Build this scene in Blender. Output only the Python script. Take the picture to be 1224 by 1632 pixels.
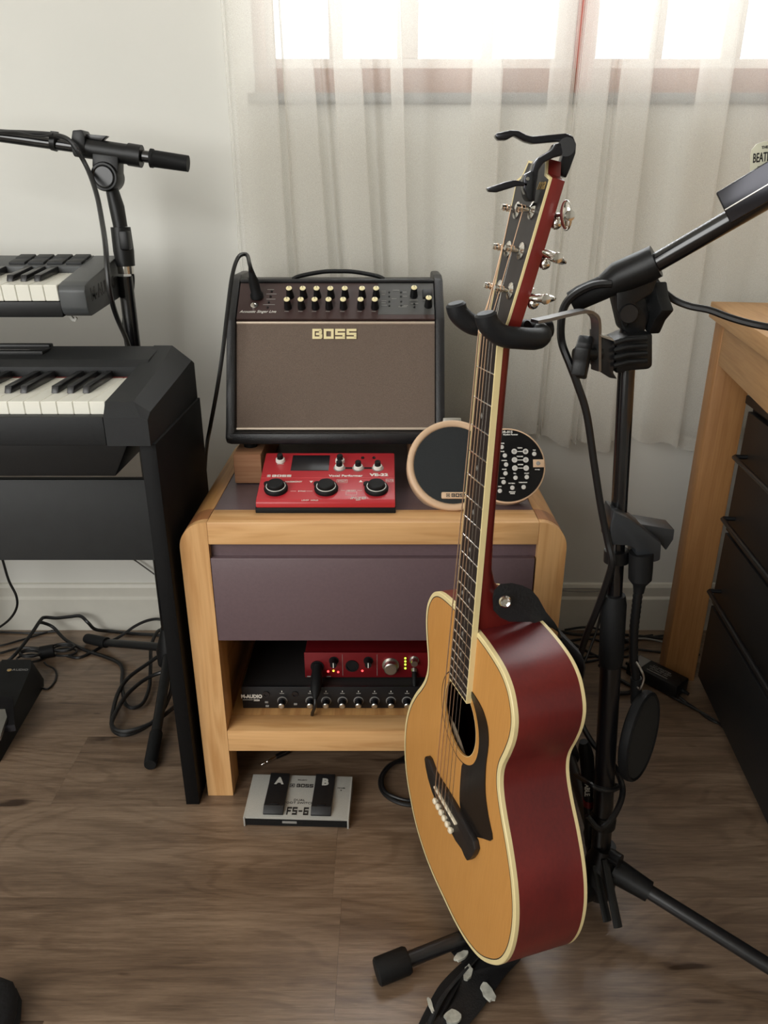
import bpy, bmesh, math, random
from mathutils import Vector, Matrix, Euler, Quaternion
random.seed(7)
PI = math.pi
for o in list(bpy.data.objects): bpy.data.objects.remove(o)
SC = bpy.context.scene
COL = SC.collection

# ------------------------------------------------------------------ camera
F = 1190.0
TH = math.radians(22.46)
cd = bpy.data.cameras.new('camera'); cam = bpy.data.objects.new('camera', cd); COL.objects.link(cam)
cam.location = (0, 0, 1.0); cam.rotation_euler = (PI/2 - TH, 0, 0)
cd.sensor_fit = 'VERTICAL'; cd.sensor_height = 24.0; cd.lens = 24.0*F/1632.0
cd.clip_start = 0.02
SC.camera = cam

# ------------------------------------------------------------------ light
SC.view_settings.view_transform = 'Standard'; SC.view_settings.look = 'None'
SC.view_settings.gamma = 1.0; SC.view_settings.use_curve_mapping = False
SC.view_settings.exposure = 0.0
W = bpy.data.worlds.new('world'); SC.world = W; W.use_nodes = True
bg = W.node_tree.nodes['Background']; bg.inputs[0].default_value = (0.86, 0.93, 1.0, 1); bg.inputs[1].default_value = 2.3

def area(name, loc, target, sx, sy, power, col):
    l = bpy.data.lights.new(name, 'AREA'); l.shape = 'RECTANGLE'; l.size = sx; l.size_y = sy
    l.energy = power; l.color = col
    o = bpy.data.objects.new(name, l); COL.objects.link(o); o.location = loc
    o.rotation_euler = (Vector(target)-Vector(loc)).to_track_quat('-Z', 'Y').to_euler()
    return o
# daylight outside the window in view
area('window_daylight', (0.45, 2.35, 2.15), (0.40, 1.0, 0.6), 1.9, 1.5, 92, (0.95, 0.98, 1.0))
# second window of the room, behind the camera on the left
area('side_window_daylight', (-1.75, -1.0, 1.5), (-0.3, 1.4, 0.65), 2.2, 1.9, 78, (0.985, 0.985, 0.965))

# ------------------------------------------------------------------ projection helpers (build-time only)
CT, ST = math.cos(TH), math.sin(TH)
def ray(px, py):
    a = (px-612)/F; b = (816-py)/F
    return Vector((a, CT+b*ST, -ST+b*CT))
def P(px, py, D):
    d = ray(px, py); t = D/d.y
    return Vector((0, 0, 1)) + d*t
def PZ(px, py, z):
    d = ray(px, py); t = (z-1)/d.z
    return Vector((0, 0, 1)) + d*t

# ------------------------------------------------------------------ materials
def s2l(c):
    return tuple(((v/255)/12.92 if v/255 <= 0.04045 else ((v/255+0.055)/1.055)**2.4) for v in c) + (1,)
MATS = {}
def newmat(name):
    m = bpy.data.materials.new(name); m.use_nodes = True
    nt = m.node_tree; b = nt.nodes['Principled BSDF']
    return m, nt, b
def mat(name, col, rough=0.5, metal=0.0, var=0.06, scale=40, bump=0.0, bscale=300, spec=0.5, emit=None, estr=0, coat=0, trans=0):
    if name in MATS: return MATS[name]
    m, nt, b = newmat(name); N = nt.nodes; L = nt.links
    c = s2l(col)
    tc = N.new('ShaderNodeTexCoord')
    if var > 0:
        n = N.new('ShaderNodeTexNoise'); n.inputs['Scale'].default_value = scale; n.inputs['Detail'].default_value = 4
        L.new(tc.outputs['Object'], n.inputs['Vector'])
        r = N.new('ShaderNodeValToRGB')
        r.color_ramp.elements[0].position = 0.3; r.color_ramp.elements[1].position = 0.7
        r.color_ramp.elements[0].color = tuple(v*(1-var) for v in c[:3]) + (1,)
        r.color_ramp.elements[1].color = tuple(min(1, v*(1+var)) for v in c[:3]) + (1,)
        L.new(n.outputs['Fac'], r.inputs['Fac']); L.new(r.outputs['Color'], b.inputs['Base Color'])
    else:
        b.inputs['Base Color'].default_value = c
    b.inputs['Roughness'].default_value = rough; b.inputs['Metallic'].default_value = metal
    b.inputs['Specular IOR Level'].default_value = spec
    if coat: b.inputs['Coat Weight'].default_value = coat; b.inputs['Coat Roughness'].default_value = 0.15
    if trans: b.inputs['Transmission Weight'].default_value = trans
    if bump > 0:
        n2 = N.new('ShaderNodeTexNoise'); n2.inputs['Scale'].default_value = bscale; n2.inputs['Detail'].default_value = 3
        L.new(tc.outputs['Object'], n2.inputs['Vector'])
        bm_ = N.new('ShaderNodeBump'); bm_.inputs['Strength'].default_value = bump; bm_.inputs['Distance'].default_value = 0.001
        L.new(n2.outputs['Fac'], bm_.inputs['Height']); L.new(bm_.outputs['Normal'], b.inputs['Normal'])
    if emit:
        b.inputs['Emission Color'].default_value = s2l(emit); b.inputs['Emission Strength'].default_value = estr
    MATS[name] = m; return m
def wood(name, c1, c2, axis=0, rough=0.4, fine=1.0, rnd=False, spec=0.4, knots=0.0, ringscale=9, bump=0.15, stretch=14, gcon=0.5):
    """grain running along the given local axis"""
    if name in MATS: return MATS[name]
    m, nt, b = newmat(name); N = nt.nodes; L = nt.links
    tc = N.new('ShaderNodeTexCoord'); v = tc.outputs['Object']
    if rnd:
        oi = N.new('ShaderNodeObjectInfo')
        mu = N.new('ShaderNodeVectorMath'); mu.operation = 'SCALE'; mu.inputs[0].default_value = (17, 9, 5)
        L.new(oi.outputs['Random'], mu.inputs['Scale'])
        ad = N.new('ShaderNodeVectorMath'); ad.operation = 'ADD'
        L.new(v, ad.inputs[0]); L.new(mu.outputs[0], ad.inputs[1]); v = ad.outputs[0]
    mp = N.new('ShaderNodeMapping'); s = [stretch]*3; s[axis] = 1.0
    mp.inputs['Scale'].default_value = s; L.new(v, mp.inputs['Vector'])
    n1 = N.new('ShaderNodeTexNoise'); n1.inputs['Scale'].default_value = ringscale*0.35; n1.inputs['Detail'].default_value = 3; n1.inputs['Distortion'].default_value = 0.6
    L.new(mp.outputs[0], n1.inputs['Vector'])
    ml = N.new('ShaderNodeMath'); ml.operation = 'MULTIPLY'; ml.inputs[1].default_value = ringscale*1.6
    L.new(n1.outputs['Fac'], ml.inputs[0])
    sn = N.new('ShaderNodeMath'); sn.operation = 'SINE'; L.new(ml.outputs[0], sn.inputs[0])
    rg = N.new('ShaderNodeMapRange'); rg.inputs['From Min'].default_value = -1; L.new(sn.outputs[0], rg.inputs['Value'])
    mp2 = N.new('ShaderNodeMapping'); s2 = [260*fine]*3; s2[axis] = 9*fine
    mp2.inputs['Scale'].default_value = s2; L.new(v, mp2.inputs['Vector'])
    n2 = N.new('ShaderNodeTexNoise'); n2.inputs['Scale'].default_value = 1.0; n2.inputs['Detail'].default_value = 5; L.new(mp2.outputs[0], n2.inputs['Vector'])
    mx = N.new('ShaderNodeMix'); mx.data_type = 'FLOAT'; mx.inputs[0].default_value = gcon
    L.new(rg.outputs[0], mx.inputs[2]); L.new(n2.outputs['Fac'], mx.inputs[3])
    r = N.new('ShaderNodeValToRGB'); r.color_ramp.elements[0].position = 0.2; r.color_ramp.elements[1].position = 0.8
    r.color_ramp.elements[0].color = s2l(c1); r.color_ramp.elements[1].color = s2l(c2)
    L.new(mx.outputs[0], r.inputs['Fac'])
    col = r.outputs['Color']
    if knots > 0:
        mp3 = N.new('ShaderNodeMapping'); s3 = [22]*3; s3[axis] = 5; mp3.inputs['Scale'].default_value = s3; L.new(v, mp3.inputs['Vector'])
        n3 = N.new('ShaderNodeTexNoise'); n3.inputs['Scale'].default_value = 1.0; n3.inputs['Detail'].default_value = 3; L.new(mp3.outputs[0], n3.inputs['Vector'])
        r3 = N.new('ShaderNodeMapRange'); r3.inputs['From Min'].default_value = 0.66; r3.inputs['From Max'].default_value = 0.80
        r3.inputs['To Max'].default_value = knots; L.new(n3.outputs['Fac'], r3.inputs['Value'])
        mk_ = N.new('ShaderNodeMix'); mk_.data_type = 'RGBA'; L.new(r3.outputs[0], mk_.inputs[0])
        L.new(col, mk_.inputs[6]); mk_.inputs[7].default_value = tuple(x*0.35 for x in s2l(c1)[:3]) + (1,)
        col = mk_.outputs[2]
    if rnd:
        hs = N.new('ShaderNodeHueSaturation'); mr = N.new('ShaderNodeMapRange')
        mr.inputs['To Min'].default_value = 0.92; mr.inputs['To Max'].default_value = 1.1
        L.new(oi.outputs['Random'], mr.inputs['Value']); L.new(mr.outputs[0], hs.inputs['Value']); L.new(col, hs.inputs['Color'])
        col = hs.outputs['Color']
    L.new(col, b.inputs['Base Color'])
    b.inputs['Roughness'].default_value = rough; b.inputs['Specular IOR Level'].default_value = spec
    if bump:
        bp = N.new('ShaderNodeBump'); bp.inputs['Strength'].default_value = bump; bp.inputs['Distance'].default_value = 0.0006
        L.new(n2.outputs['Fac'], bp.inputs['Height']); L.new(bp.outputs['Normal'], b.inputs['Normal'])
    MATS[name] = m; return m

M_wall = mat('wall_paint', (224, 223, 216), 0.75, var=0.02, scale=3, bump=0.08, bscale=120)
M_ceil = mat('ceiling_paint', (228, 226, 220), 0.8, var=0.02)
M_trim = mat('trim_paint', (212, 209, 198), 0.45, var=0.02)
M_blk = mat('black_plastic', (15, 16, 17), 0.42, spec=0.4, var=0.15, bump=0.15, bscale=700)
M_blk2 = mat('satin_black_metal', (20, 20, 22), 0.32, var=0.1, metal=0.0, spec=0.6)
M_piano = mat('piano_black_case', (21, 23, 25), 0.55, spec=0.4, var=0.12, scale=120, bump=0.35, bscale=900)
M_stand = mat('piano_stand_laminate', (7, 7, 8), 0.6, spec=0.2, var=0.12, bump=0.2, bscale=500)
M_panel = mat('piano_panel_charcoal', (40, 42, 43), 0.5, var=0.08, bump=0.2, bscale=500)
M_ivory = mat('key_white', (236, 234, 222), 0.25, var=0.01)
M_ebony = mat('key_black', (22, 22, 24), 0.3, var=0.1)
M_rubber = mat('black_rubber', (13, 14, 15), 0.65, spec=0.3, var=0.1, bump=0.2, bscale=500)
M_foam = mat('black_foam', (24, 26, 29), 0.5, spec=0.35, var=0.1, bump=0.2, bscale=900)
M_cable = mat('cable_black', (17, 17, 18), 0.4, var=0.1)
M_chrome = mat('chrome', (225, 222, 216), 0.14, metal=1.0, var=0.0)
M_steel = mat('brushed_steel', (190, 188, 182), 0.32, metal=1.0, var=0.05)
M_gun = mat('gunmetal', (58, 58, 62), 0.22, metal=0.85, var=0.05)
M_pine = wood('pine_along_x', (196, 146, 92), (220, 174, 120), 0, 0.38)
M_pinez = wood('pine_along_z', (194, 144, 90), (219, 173, 119), 2, 0.38)
M_piney = wood('pine_along_y', (176, 124, 74), (206, 156, 98), 1, 0.38, knots=0.5)
M_knotend = wood('pine_end_dark', (120, 76, 46), (166, 112, 70), 1, 0.4)
M_desk = wood('desk_wood_y', (172, 126, 78), (198, 154, 102), 1, 0.5, gcon=0.8)
M_deskz = wood('desk_wood_z', (152, 104, 60), (178, 130, 80), 2, 0.5, gcon=0.8)
M_block = wood('raw_block', (160, 110, 78), (190, 144, 108), 0, 0.7, gcon=0.8)
M_plum = mat('plum_laminate', (100, 82, 86), 0.42, var=0.05, scale=200, bump=0.15, bscale=600)
M_plumtop = mat('plum_laminate_top', (104, 88, 92), 0.3, var=0.04, scale=200)
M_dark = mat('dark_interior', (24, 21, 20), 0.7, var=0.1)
M_grille = mat('amp_grille_cloth', (112, 98, 88), 0.85, var=0.22, scale=900, bump=0.8, bscale=1200, spec=0.2)
M_vinyl = mat('amp_black_vinyl', (25, 25, 27), 0.38, var=0.1, bump=0.5, bscale=500)
M_brown = mat('amp_panel_brown', (62, 44, 42), 0.4, var=0.05)
M_greyp = mat('amp_panel_grey', (72, 72, 70), 0.4, var=0.05)
M_bead = mat('champagne_bead', (200, 184, 166), 0.35, metal=0.3, var=0.03)
M_cream = mat('cream_plastic', (240, 228, 178), 0.4, var=0.01)
M_logo = mat('logo_gold_cream', (236, 222, 172), 0.35, metal=0.0, var=0.01)
M_white = mat('white_print', (232, 230, 222), 0.5, var=0.0)
M_grey = mat('grey_print', (140, 138, 134), 0.5, var=0.0)
M_inkd = mat('dark_print', (40, 38, 38), 0.5, var=0.0)
M_gold = mat('gold_print', (205, 170, 100), 0.4, metal=0.5, var=0.0)
M_red = mat('red_enamel', (184, 42, 50), 0.4, var=0.03, scale=15, coat=0.2)
M_redal = mat('red_anodised', (122, 24, 30), 0.35, metal=0.35, var=0.04)
M_screen = mat('dark_screen', (22, 20, 24), 0.3, var=0.0)
M_glossblk = mat('gloss_black_panel', (8, 8, 10), 0.22, var=0.0)
M_tan = mat('tan_plastic_wood', (208, 176, 144), 0.45, var=0.05, scale=30)
M_spkcloth = mat('speaker_cloth', (34, 38, 40), 0.85, var=0.3, scale=1500, bump=0.6, bscale=1500)
M_silver = mat('silver_paint', (176, 176, 170), 0.45, metal=0.25, var=0.06, scale=600)
M_fsblk = mat('footswitch_rubber', (18, 18, 20), 0.5, var=0.1)
M_rack = mat('rack_front', (28, 28, 30), 0.4, metal=0.3, var=0.05)
M_spruce = wood('spruce_top', (192, 136, 70), (208, 152, 85), 2, 0.42, fine=2.2, ringscale=5, gcon=0.85, bump=0.05)
M_hole = mat('guitar_inside', (96, 48, 38), 0.8, var=0.1)
M_label = mat('maker_label', (150, 132, 110), 0.8, var=0.3, scale=60)
M_bind = mat('cream_binding', (232, 214, 160), 0.4, var=0.03)
M_board = mat('rosewood_board', (38, 32, 30), 0.5, var=0.15, scale=120)
M_bridge = mat('bridge_wood', (30, 26, 25), 0.45, var=0.2, scale=100)
M_guard = mat('pickguard_black', (24, 20, 18), 0.2, var=0.0)
M_headv = mat('headstock_face', (44, 40, 40), 0.4, var=0.1, scale=90)
M_nut = mat('bone_nut', (235, 222, 196), 0.4, var=0.02)
M_bronze = mat('bronze_string', (226, 190, 158), 0.38, metal=0.9, var=0)
M_plain = mat('steel_string', (190, 188, 186), 0.25, metal=0.95, var=0)
M_leather = mat('black_leather', (31, 33, 36), 0.6, var=0.15, bump=0.7, bscale=260)
M_strap = mat('strap_fabric', (13, 13, 15), 0.6, var=0.2, bump=0.5, bscale=500)
M_strapw = mat('strap_print_white', (172, 172, 162), 0.6, var=0.35, scale=90)
M_cab = mat('cabinet_black', (22, 23, 25), 0.5, var=0.06, bump=0.2, bscale=400)
M_winwhite = mat('window_sash_white', (226, 222, 214), 0.4, var=0.02)
M_winred = mat('window_frame_redwood', (168, 76, 58), 0.45, var=0.06, scale=8)
M_winwood = mat('window_frame_brown', (150, 104, 80), 0.45, var=0.06, scale=8)
M_sill = mat('sill_stone', (120, 122, 120), 0.4, var=0.1)
M_kbd = mat('keyboard_grey', (72, 74, 75), 0.42, var=0.06, bump=0.2, bscale=800)
M_pad = mat('pad_rubber', (38, 39, 40), 0.6, var=0.05)
M_clampg = mat('clip_grey', (40, 43, 46), 0.36, var=0.05)
M_steelboom = mat('boom_black_gloss', (16, 16, 18), 0.18, var=0.0, spec=0.8)
M_armst = mat('arm_steel', (120, 121, 122), 0.3, metal=0.8, var=0.03)
M_pop = mat('pop_filter_mesh', (42, 43, 42), 0.8, var=0.3, scale=1200, bump=0.4, bscale=1200)
M_pick = mat('pick_cream', (208, 206, 184), 0.3, var=0.02)
M_padw = mat('pale_button', (196, 194, 188), 0.5, var=0.02)
M_redfelt = mat('red_felt', (120, 46, 44), 0.9)
M_ledr = mat('led_red', (255, 60, 60), 0.4, emit=(255, 70, 70), estr=3.0, var=0)
M_ledg = mat('led_green', (180, 255, 60), 0.4, emit=(185, 255, 70), estr=2.0, var=0)
M_ledy = mat('led_yellow', (255, 225, 70), 0.4, emit=(255, 220, 70), estr=2.0, var=0)
# burst-stained mahogany sides: a dark red stain with slow variation
def redwood(name, c1, c2):
    m, nt, b = newmat(name); N = nt.nodes; L = nt.links
    tc = N.new('ShaderNodeTexCoord'); n = N.new('ShaderNodeTexNoise'); n.inputs['Scale'].default_value = 5.5; n.inputs['Detail'].default_value = 3
    L.new(tc.outputs['Object'], n.inputs['Vector'])
    mp = N.new('ShaderNodeMapping'); mp.inputs['Scale'].default_value = (300, 300, 30); L.new(tc.outputs['Object'], mp.inputs['Vector'])
    n2 = N.new('ShaderNodeTexNoise'); n2.inputs['Scale'].default_value = 1; L.new(mp.outputs[0], n2.inputs['Vector'])
    mx = N.new('ShaderNodeMix'); mx.data_type = 'FLOAT'; mx.inputs[0].default_value = 0.15
    L.new(n.outputs['Fac'], mx.inputs[2]); L.new(n2.outputs['Fac'], mx.inputs[3])
    r = N.new('ShaderNodeValToRGB'); r.color_ramp.elements[0].position = 0.3; r.color_ramp.elements[1].position = 0.7
    r.color_ramp.elements[0].color = s2l(c1); r.color_ramp.elements[1].color = s2l(c2)
    L.new(mx.outputs[0], r.inputs['Fac']); L.new(r.outputs['Color'], b.inputs['Base Color'])
    b.inputs['Roughness'].default_value = 0.38; b.inputs['Coat Weight'].default_value = 0.15; b.inputs['Coat Roughness'].default_value = 0.35
    MATS[name] = m; return m
M_maho = redwood('mahogany_red', (72, 17, 21), (130, 40, 36))
M_neck = redwood('mahogany_neck', (92, 22, 20), (130, 36, 28))
def floormat():
    m, nt, b = newmat('floor_laminate'); N = nt.nodes; L = nt.links
    tc = N.new('ShaderNodeTexCoord'); oi = N.new('ShaderNodeObjectInfo')
    mu = N.new('ShaderNodeVectorMath'); mu.operation = 'SCALE'; mu.inputs[0].default_value = (17, 9, 5); L.new(oi.outputs['Random'], mu.inputs['Scale'])
    ad = N.new('ShaderNodeVectorMath'); ad.operation = 'ADD'; L.new(tc.outputs['Object'], ad.inputs[0]); L.new(mu.outputs[0], ad.inputs[1]); v = ad.outputs[0]
    def noise(sx, sy, sc, det=4, dist=0.0, rough=0.55):
        mp = N.new('ShaderNodeMapping'); mp.inputs['Scale'].default_value = (sx, sy, sy); L.new(v, mp.inputs['Vector'])
        n = N.new('ShaderNodeTexNoise'); n.inputs['Scale'].default_value = sc; n.inputs['Detail'].default_value = det; n.inputs['Distortion'].default_value = dist; n.inputs['Roughness'].default_value = rough
        L.new(mp.outputs[0], n.inputs['Vector']); return n.outputs['Fac']
    def mth(op, a, b_=None):
        n = N.new('ShaderNodeMath'); n.operation = op
        for i, x in enumerate((a, b_)):
            if x is None: continue
            if isinstance(x, (int, float)): n.inputs[i].default_value = x
            else: L.new(x, n.inputs[i])
        return n.outputs[0]
    def rng(x, a, b_, c, d):
        n = N.new('ShaderNodeMapRange'); n.inputs['From Min'].default_value = a; n.inputs['From Max'].default_value = b_; n.inputs['To Min'].default_value = c; n.inputs['To Max'].default_value = d
        L.new(x, n.inputs['Value']); return n.outputs[0]
    base = noise(1.0, 5.0, 2.2, 5, 0.4)                    # broad figure
    ring = mth('SINE', mth('MULTIPLY', noise(1.0, 4.2, 1.7, 2, 0.5), 95.0))
    ring = rng(ring, 0.2, 1.0, 0.0, 1.0)                   # thin darker growth lines
    fine = noise(22, 420, 1.0, 4, 0.0, 0.7)
    mid = noise(6, 90, 1.0, 4, 0.2, 0.6)
    knot = rng(noise(5.5, 26, 1.0, 2, 0.3), 0.70, 0.80, 0.0, 1.0)
    f = mth('ADD', mth('MULTIPLY', base, 0.62), mth('MULTIPLY', mid, 0.38))
    f = mth('ADD', f, mth('MULTIPLY', mth('SUBTRACT', fine, 0.5), 0.42))
    f = mth('SUBTRACT', f, mth('MULTIPLY', ring, 0.065))
    f = mth('SUBTRACT', f, mth('MULTIPLY', knot, 0.45))
    f = mth('ADD', f, rng(oi.outputs['Random'], 0, 1, -0.05, 0.05))
    cr = N.new('ShaderNodeValToRGB'); cr.color_ramp.elements[0].position = 0.15; cr.color_ramp.elements[1].position = 0.72
    cr.color_ramp.elements[0].color = s2l((58, 42, 30)); cr.color_ramp.elements[1].color = s2l((152, 130, 108))
    e = cr.color_ramp.elements.new(0.45); e.color = s2l((112, 92, 74))
    L.new(f, cr.inputs['Fac']); L.new(cr.outputs['Color'], b.inputs['Base Color'])
    b.inputs['Roughness'].default_value = 0.28; b.inputs['Specular IOR Level'].default_value = 0.7
    bp = N.new('ShaderNodeBump'); bp.inputs['Strength'].default_value = 0.35; bp.inputs['Distance'].default_value = 0.0006
    L.new(fine, bp.inputs['Height']); L.new(bp.outputs['Normal'], b.inputs['Normal'])
    return m
M_floor = floormat()
def curtainmat():
    m = bpy.data.materials.new('sheer_curtain'); m.use_nodes = True; nt = m.node_tree; N = nt.nodes; L = nt.links
    N.clear()
    out = N.new('ShaderNodeOutputMaterial')
    d = N.new('ShaderNodeBsdfDiffuse'); t = N.new('ShaderNodeBsdfTranslucent'); tr = N.new('ShaderNodeBsdfTransparent')
    for x in (d, t): x.inputs['Color'].default_value = s2l((240, 237, 230))
    a = N.new('ShaderNodeMixShader'); a.inputs[0].default_value = 0.5; L.new(d.outputs[0], a.inputs[1]); L.new(t.outputs[0], a.inputs[2])
    tc = N.new('ShaderNodeTexCoord'); n = N.new('ShaderNodeTexNoise'); n.inputs['Scale'].default_value = 900; L.new(tc.outputs['Object'], n.inputs['Vector'])
    mr = N.new('ShaderNodeMapRange'); mr.inputs['To Min'].default_value = 0.24; mr.inputs['To Max'].default_value = 0.50; L.new(n.outputs['Fac'], mr.inputs['Value'])
    b = N.new('ShaderNodeMixShader'); L.new(mr.outputs[0], b.inputs[0]); L.new(tr.outputs[0], b.inputs[1]); L.new(a.outputs[0], b.inputs[2])
    L.new(b.outputs[0], out.inputs['Surface']); return m
M_curt = curtainmat()
def glassmat():
    m = bpy.data.materials.new('window_glass'); m.use_nodes = True; nt = m.node_tree; N = nt.nodes; L = nt.links
    N.clear(); out = N.new('ShaderNodeOutputMaterial'); g = N.new('ShaderNodeBsdfGlossy'); g.inputs['Roughness'].default_value = 0.02
    t = N.new('ShaderNodeBsdfTransparent'); mx = N.new('ShaderNodeMixShader'); mx.inputs[0].default_value = 0.06
    L.new(t.outputs[0], mx.inputs[1]); L.new(g.outputs[0], mx.inputs[2]); L.new(mx.outputs[0], out.inputs['Surface']); return m
M_glass = glassmat()

# ------------------------------------------------------------------ mesh builder
class MB:
    def __init__(s): s.v = []; s.f = []
    def add(s, vs, fs, M=None):
        o = len(s.v)
        s.v += [tuple(M @ Vector(v)) if M is not None else tuple(v) for v in vs]
        s.f += [tuple(i+o for i in f) for f in fs]
        return s
    def addbm(s, bm, M=None):
        bm.verts.ensure_lookup_table(); bm.verts.index_update()
        s.add([v.co[:] for v in bm.verts], [[v.index for v in f.verts] for f in bm.faces], M); bm.free(); return s
    def box(s, lo, hi, bev=0.0, M=None, seg=2):
        bm = bmesh.new(); bmesh.ops.create_cube(bm, size=1)
        c = [(a+b)/2 for a, b in zip(lo, hi)]; d = [b-a for a, b in zip(lo, hi)]
        for v in bm.verts: v.co = Vector([c[i]+v.co[i]*d[i] for i in range(3)])
        if bev > 0: bmesh.ops.bevel(bm, geom=bm.edges[:], offset=min(bev, min(abs(x) for x in d)*0.45), segments=seg, affect='EDGES', profile=0.5)
        return s.addbm(bm, M)
    def cyl(s, p0, p1, r0, r1=None, seg=20, M=None, caps=True):
        if r1 is None: r1 = r0
        return s.sweep([p0, p1], [r0, r1], seg, M, caps)
    def sweep(s, pts, rad, seg=12, M=None, caps=True, flat=None):
        pts = [Vector(p) for p in pts]; n = len(pts)
        if not isinstance(rad, (list, tuple)): rad = [rad]*n
        vs = []; fs = []
        t0 = (pts[1]-pts[0]).normalized()
        ref = Vector((0, 0, 1)) if abs(t0.z) < 0.9 else Vector((1, 0, 0))
        nrm = t0.cross(ref).normalized(); pt = t0
        for i in range(n):
            if i == 0: t = t0
            elif i == n-1: t = (pts[i]-pts[i-1]).normalized()
            else:
                t = (pts[i+1]-pts[i-1])
                t = t.normalized() if t.length > 1e-9 else pt
            q = pt.rotation_difference(t); nrm = (q @ nrm); nrm = (nrm - t*nrm.dot(t)).normalized(); pt = t
            b = t.cross(nrm)
            for k in range(seg):
                a = 2*PI*k/seg
                vs.append(pts[i] + (nrm*math.cos(a) + b*math.sin(a)*(flat or 1))*rad[i])
        for i in range(n-1):
            for k in range(seg):
                k2 = (k+1) % seg
                fs.append((i*seg+k, i*seg+k2, (i+1)*seg+k2, (i+1)*seg+k))
        if caps:
            fs.append(tuple(range(seg))[::-1]); fs.append(tuple((n-1)*seg+k for k in range(seg)))
        return s.add(vs, fs, M)
    def lathe(s, prof, p0=(0, 0, 0), d=(0, 0, 1), seg=24, M=None):
        """prof: (radius, height) pairs along direction d"""
        d = Vector(d).normalized(); q = Vector((0, 0, 1)).rotation_difference(d); p0 = Vector(p0)
        vs = []; fs = []; n = len(prof)
        for r, h in prof:
            for k in range(seg):
                a = 2*PI*k/seg; vs.append(p0 + q @ Vector((r*math.cos(a), r*math.sin(a), h)))
        for i in range(n-1):
            for k in range(seg):
                k2 = (k+1) % seg; fs.append((i*seg+k, i*seg+k2, (i+1)*seg+k2, (i+1)*seg+k))
        fs.append(tuple(range(seg))[::-1]); fs.append(tuple((n-1)*seg+k for k in range(seg)))
        return s.add(vs, fs, M)
    def prism(s, poly, a, b, ax=2, M=None, bev=0.0):
        """poly of 2D points extruded between a and b on axis ax (remaining axes in cyclic order x,y / x,z / y,z)"""
        def mk(p, h):
            if ax == 2: return (p[0], p[1], h)
            if ax == 1: return (p[0], h, p[1])
            return (h, p[0], p[1])
        n = len(poly); bm = bmesh.new()
        lo = [bm.verts.new(mk(p, a)) for p in poly]; hi = [bm.verts.new(mk(p, b)) for p in poly]
        bm.faces.new(lo[::-1]); bm.faces.new(hi)
        for i in range(n): bm.faces.new((lo[i], lo[(i+1) % n], hi[(i+1) % n], hi[i]))
        bmesh.ops.recalc_face_normals(bm, faces=bm.faces[:])
        if bev > 0: bmesh.ops.bevel(bm, geom=bm.edges[:], offset=bev, segments=2, affect='EDGES', profile=0.5)
        return s.addbm(bm, M)
    def sphere(s, c, r, M=None, sx=1, sy=1, sz=1, u=16, v=10):
        bm = bmesh.new(); bmesh.ops.create_uvsphere(bm, u_segments=u, v_segments=v, radius=r)
        for x in bm.verts: x.co = Vector((x.co.x*sx+c[0], x.co.y*sy+c[1], x.co.z*sz+c[2]))
        return s.addbm(bm, M)
    def build(s, name, m, parent=None, ang=35):
        me = bpy.data.meshes.new(name); me.from_pydata([tuple(v) for v in s.v], [], s.f); me.update()
        bm = bmesh.new(); bm.from_mesh(me); bmesh.ops.recalc_face_normals(bm, faces=bm.faces[:]); bm.to_mesh(me); bm.free()
        me.polygons.foreach_set('use_smooth', [True]*len(me.polygons))
        me.set_sharp_from_angle(angle=math.radians(ang))
        me.materials.append(m)
        o = bpy.data.objects.new(name, me); COL.objects.link(o)
        if parent is not None: o.parent = parent
        return o
def spline(pts, n=8, closed=False):
    pts = [Vector(p) for p in pts]; out = []
    N = len(pts)
    rng = range(N) if closed else range(N-1)
    for i in rng:
        if closed: p0, p1, p2, p3 = pts[(i-1) % N], pts[i], pts[(i+1) % N], pts[(i+2) % N]
        else: p0, p1, p2, p3 = pts[max(i-1, 0)], pts[i], pts[i+1], pts[min(i+2, N-1)]
        for k in range(n):
            t = k/n
            out.append(0.5*((2*p1)+(-p0+p2)*t+(2*p0-5*p1+4*p2-p3)*t*t+(-p0+3*p1-3*p2+p3)*t**3))
    if not closed: out.append(pts[-1])
    return out
def tag(o, label=None, cat=None, group=None, kind=None):
    if label: o['label'] = label
    if cat: o['category'] = cat
    if group: o['group'] = group
    if kind: o['kind'] = kind
    return o
def thing(name, label, cat, loc=(0, 0, 0), rot=None, group=None):
    o = bpy.data.objects.new(name, None); o.empty_display_size = 0.03; COL.objects.link(o)
    o.location = loc
    if rot is not None:
        if isinstance(rot, Matrix): o.rotation_euler = rot.to_euler()
        else: o.rotation_euler = rot
    return tag(o, label, cat, group)
def struct(o): o['kind'] = 'structure'; return o
def inst(o, parent, loc=None, rot=None, M=None):
    c = o.copy(); COL.objects.link(c); c.parent = parent
    if loc is not None: c.location = loc
    if rot is not None: c.rotation_euler = rot
    return c
def text(body, size, m, parent, M, name='lettering', ext=0.0002, bold=0.0, align='CENTER', sx=1.0, shear=0.0, sp=1.0):
    cu = bpy.data.curves.new('t', 'FONT'); cu.body = body; cu.size = size; cu.extrude = ext; cu.offset = bold
    cu.align_x = align; cu.align_y = 'CENTER'; cu.resolution_u = 2; cu.shear = shear; cu.space_character = sp
    o = bpy.data.objects.new('t', cu); COL.objects.link(o)
    bpy.context.view_layer.update()
    me = bpy.data.meshes.new_from_object(o.evaluated_get(bpy.context.evaluated_depsgraph_get()))
    bpy.data.objects.remove(o); bpy.data.curves.remove(cu)
    me.name = name; me.transform(M @ Matrix.Diagonal((sx, 1, 1, 1))); me.materials.clear(); me.materials.append(m)
    r = bpy.data.objects.new(name, me); COL.objects.link(r)
    if parent is not None: r.parent = parent
    return r
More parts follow.
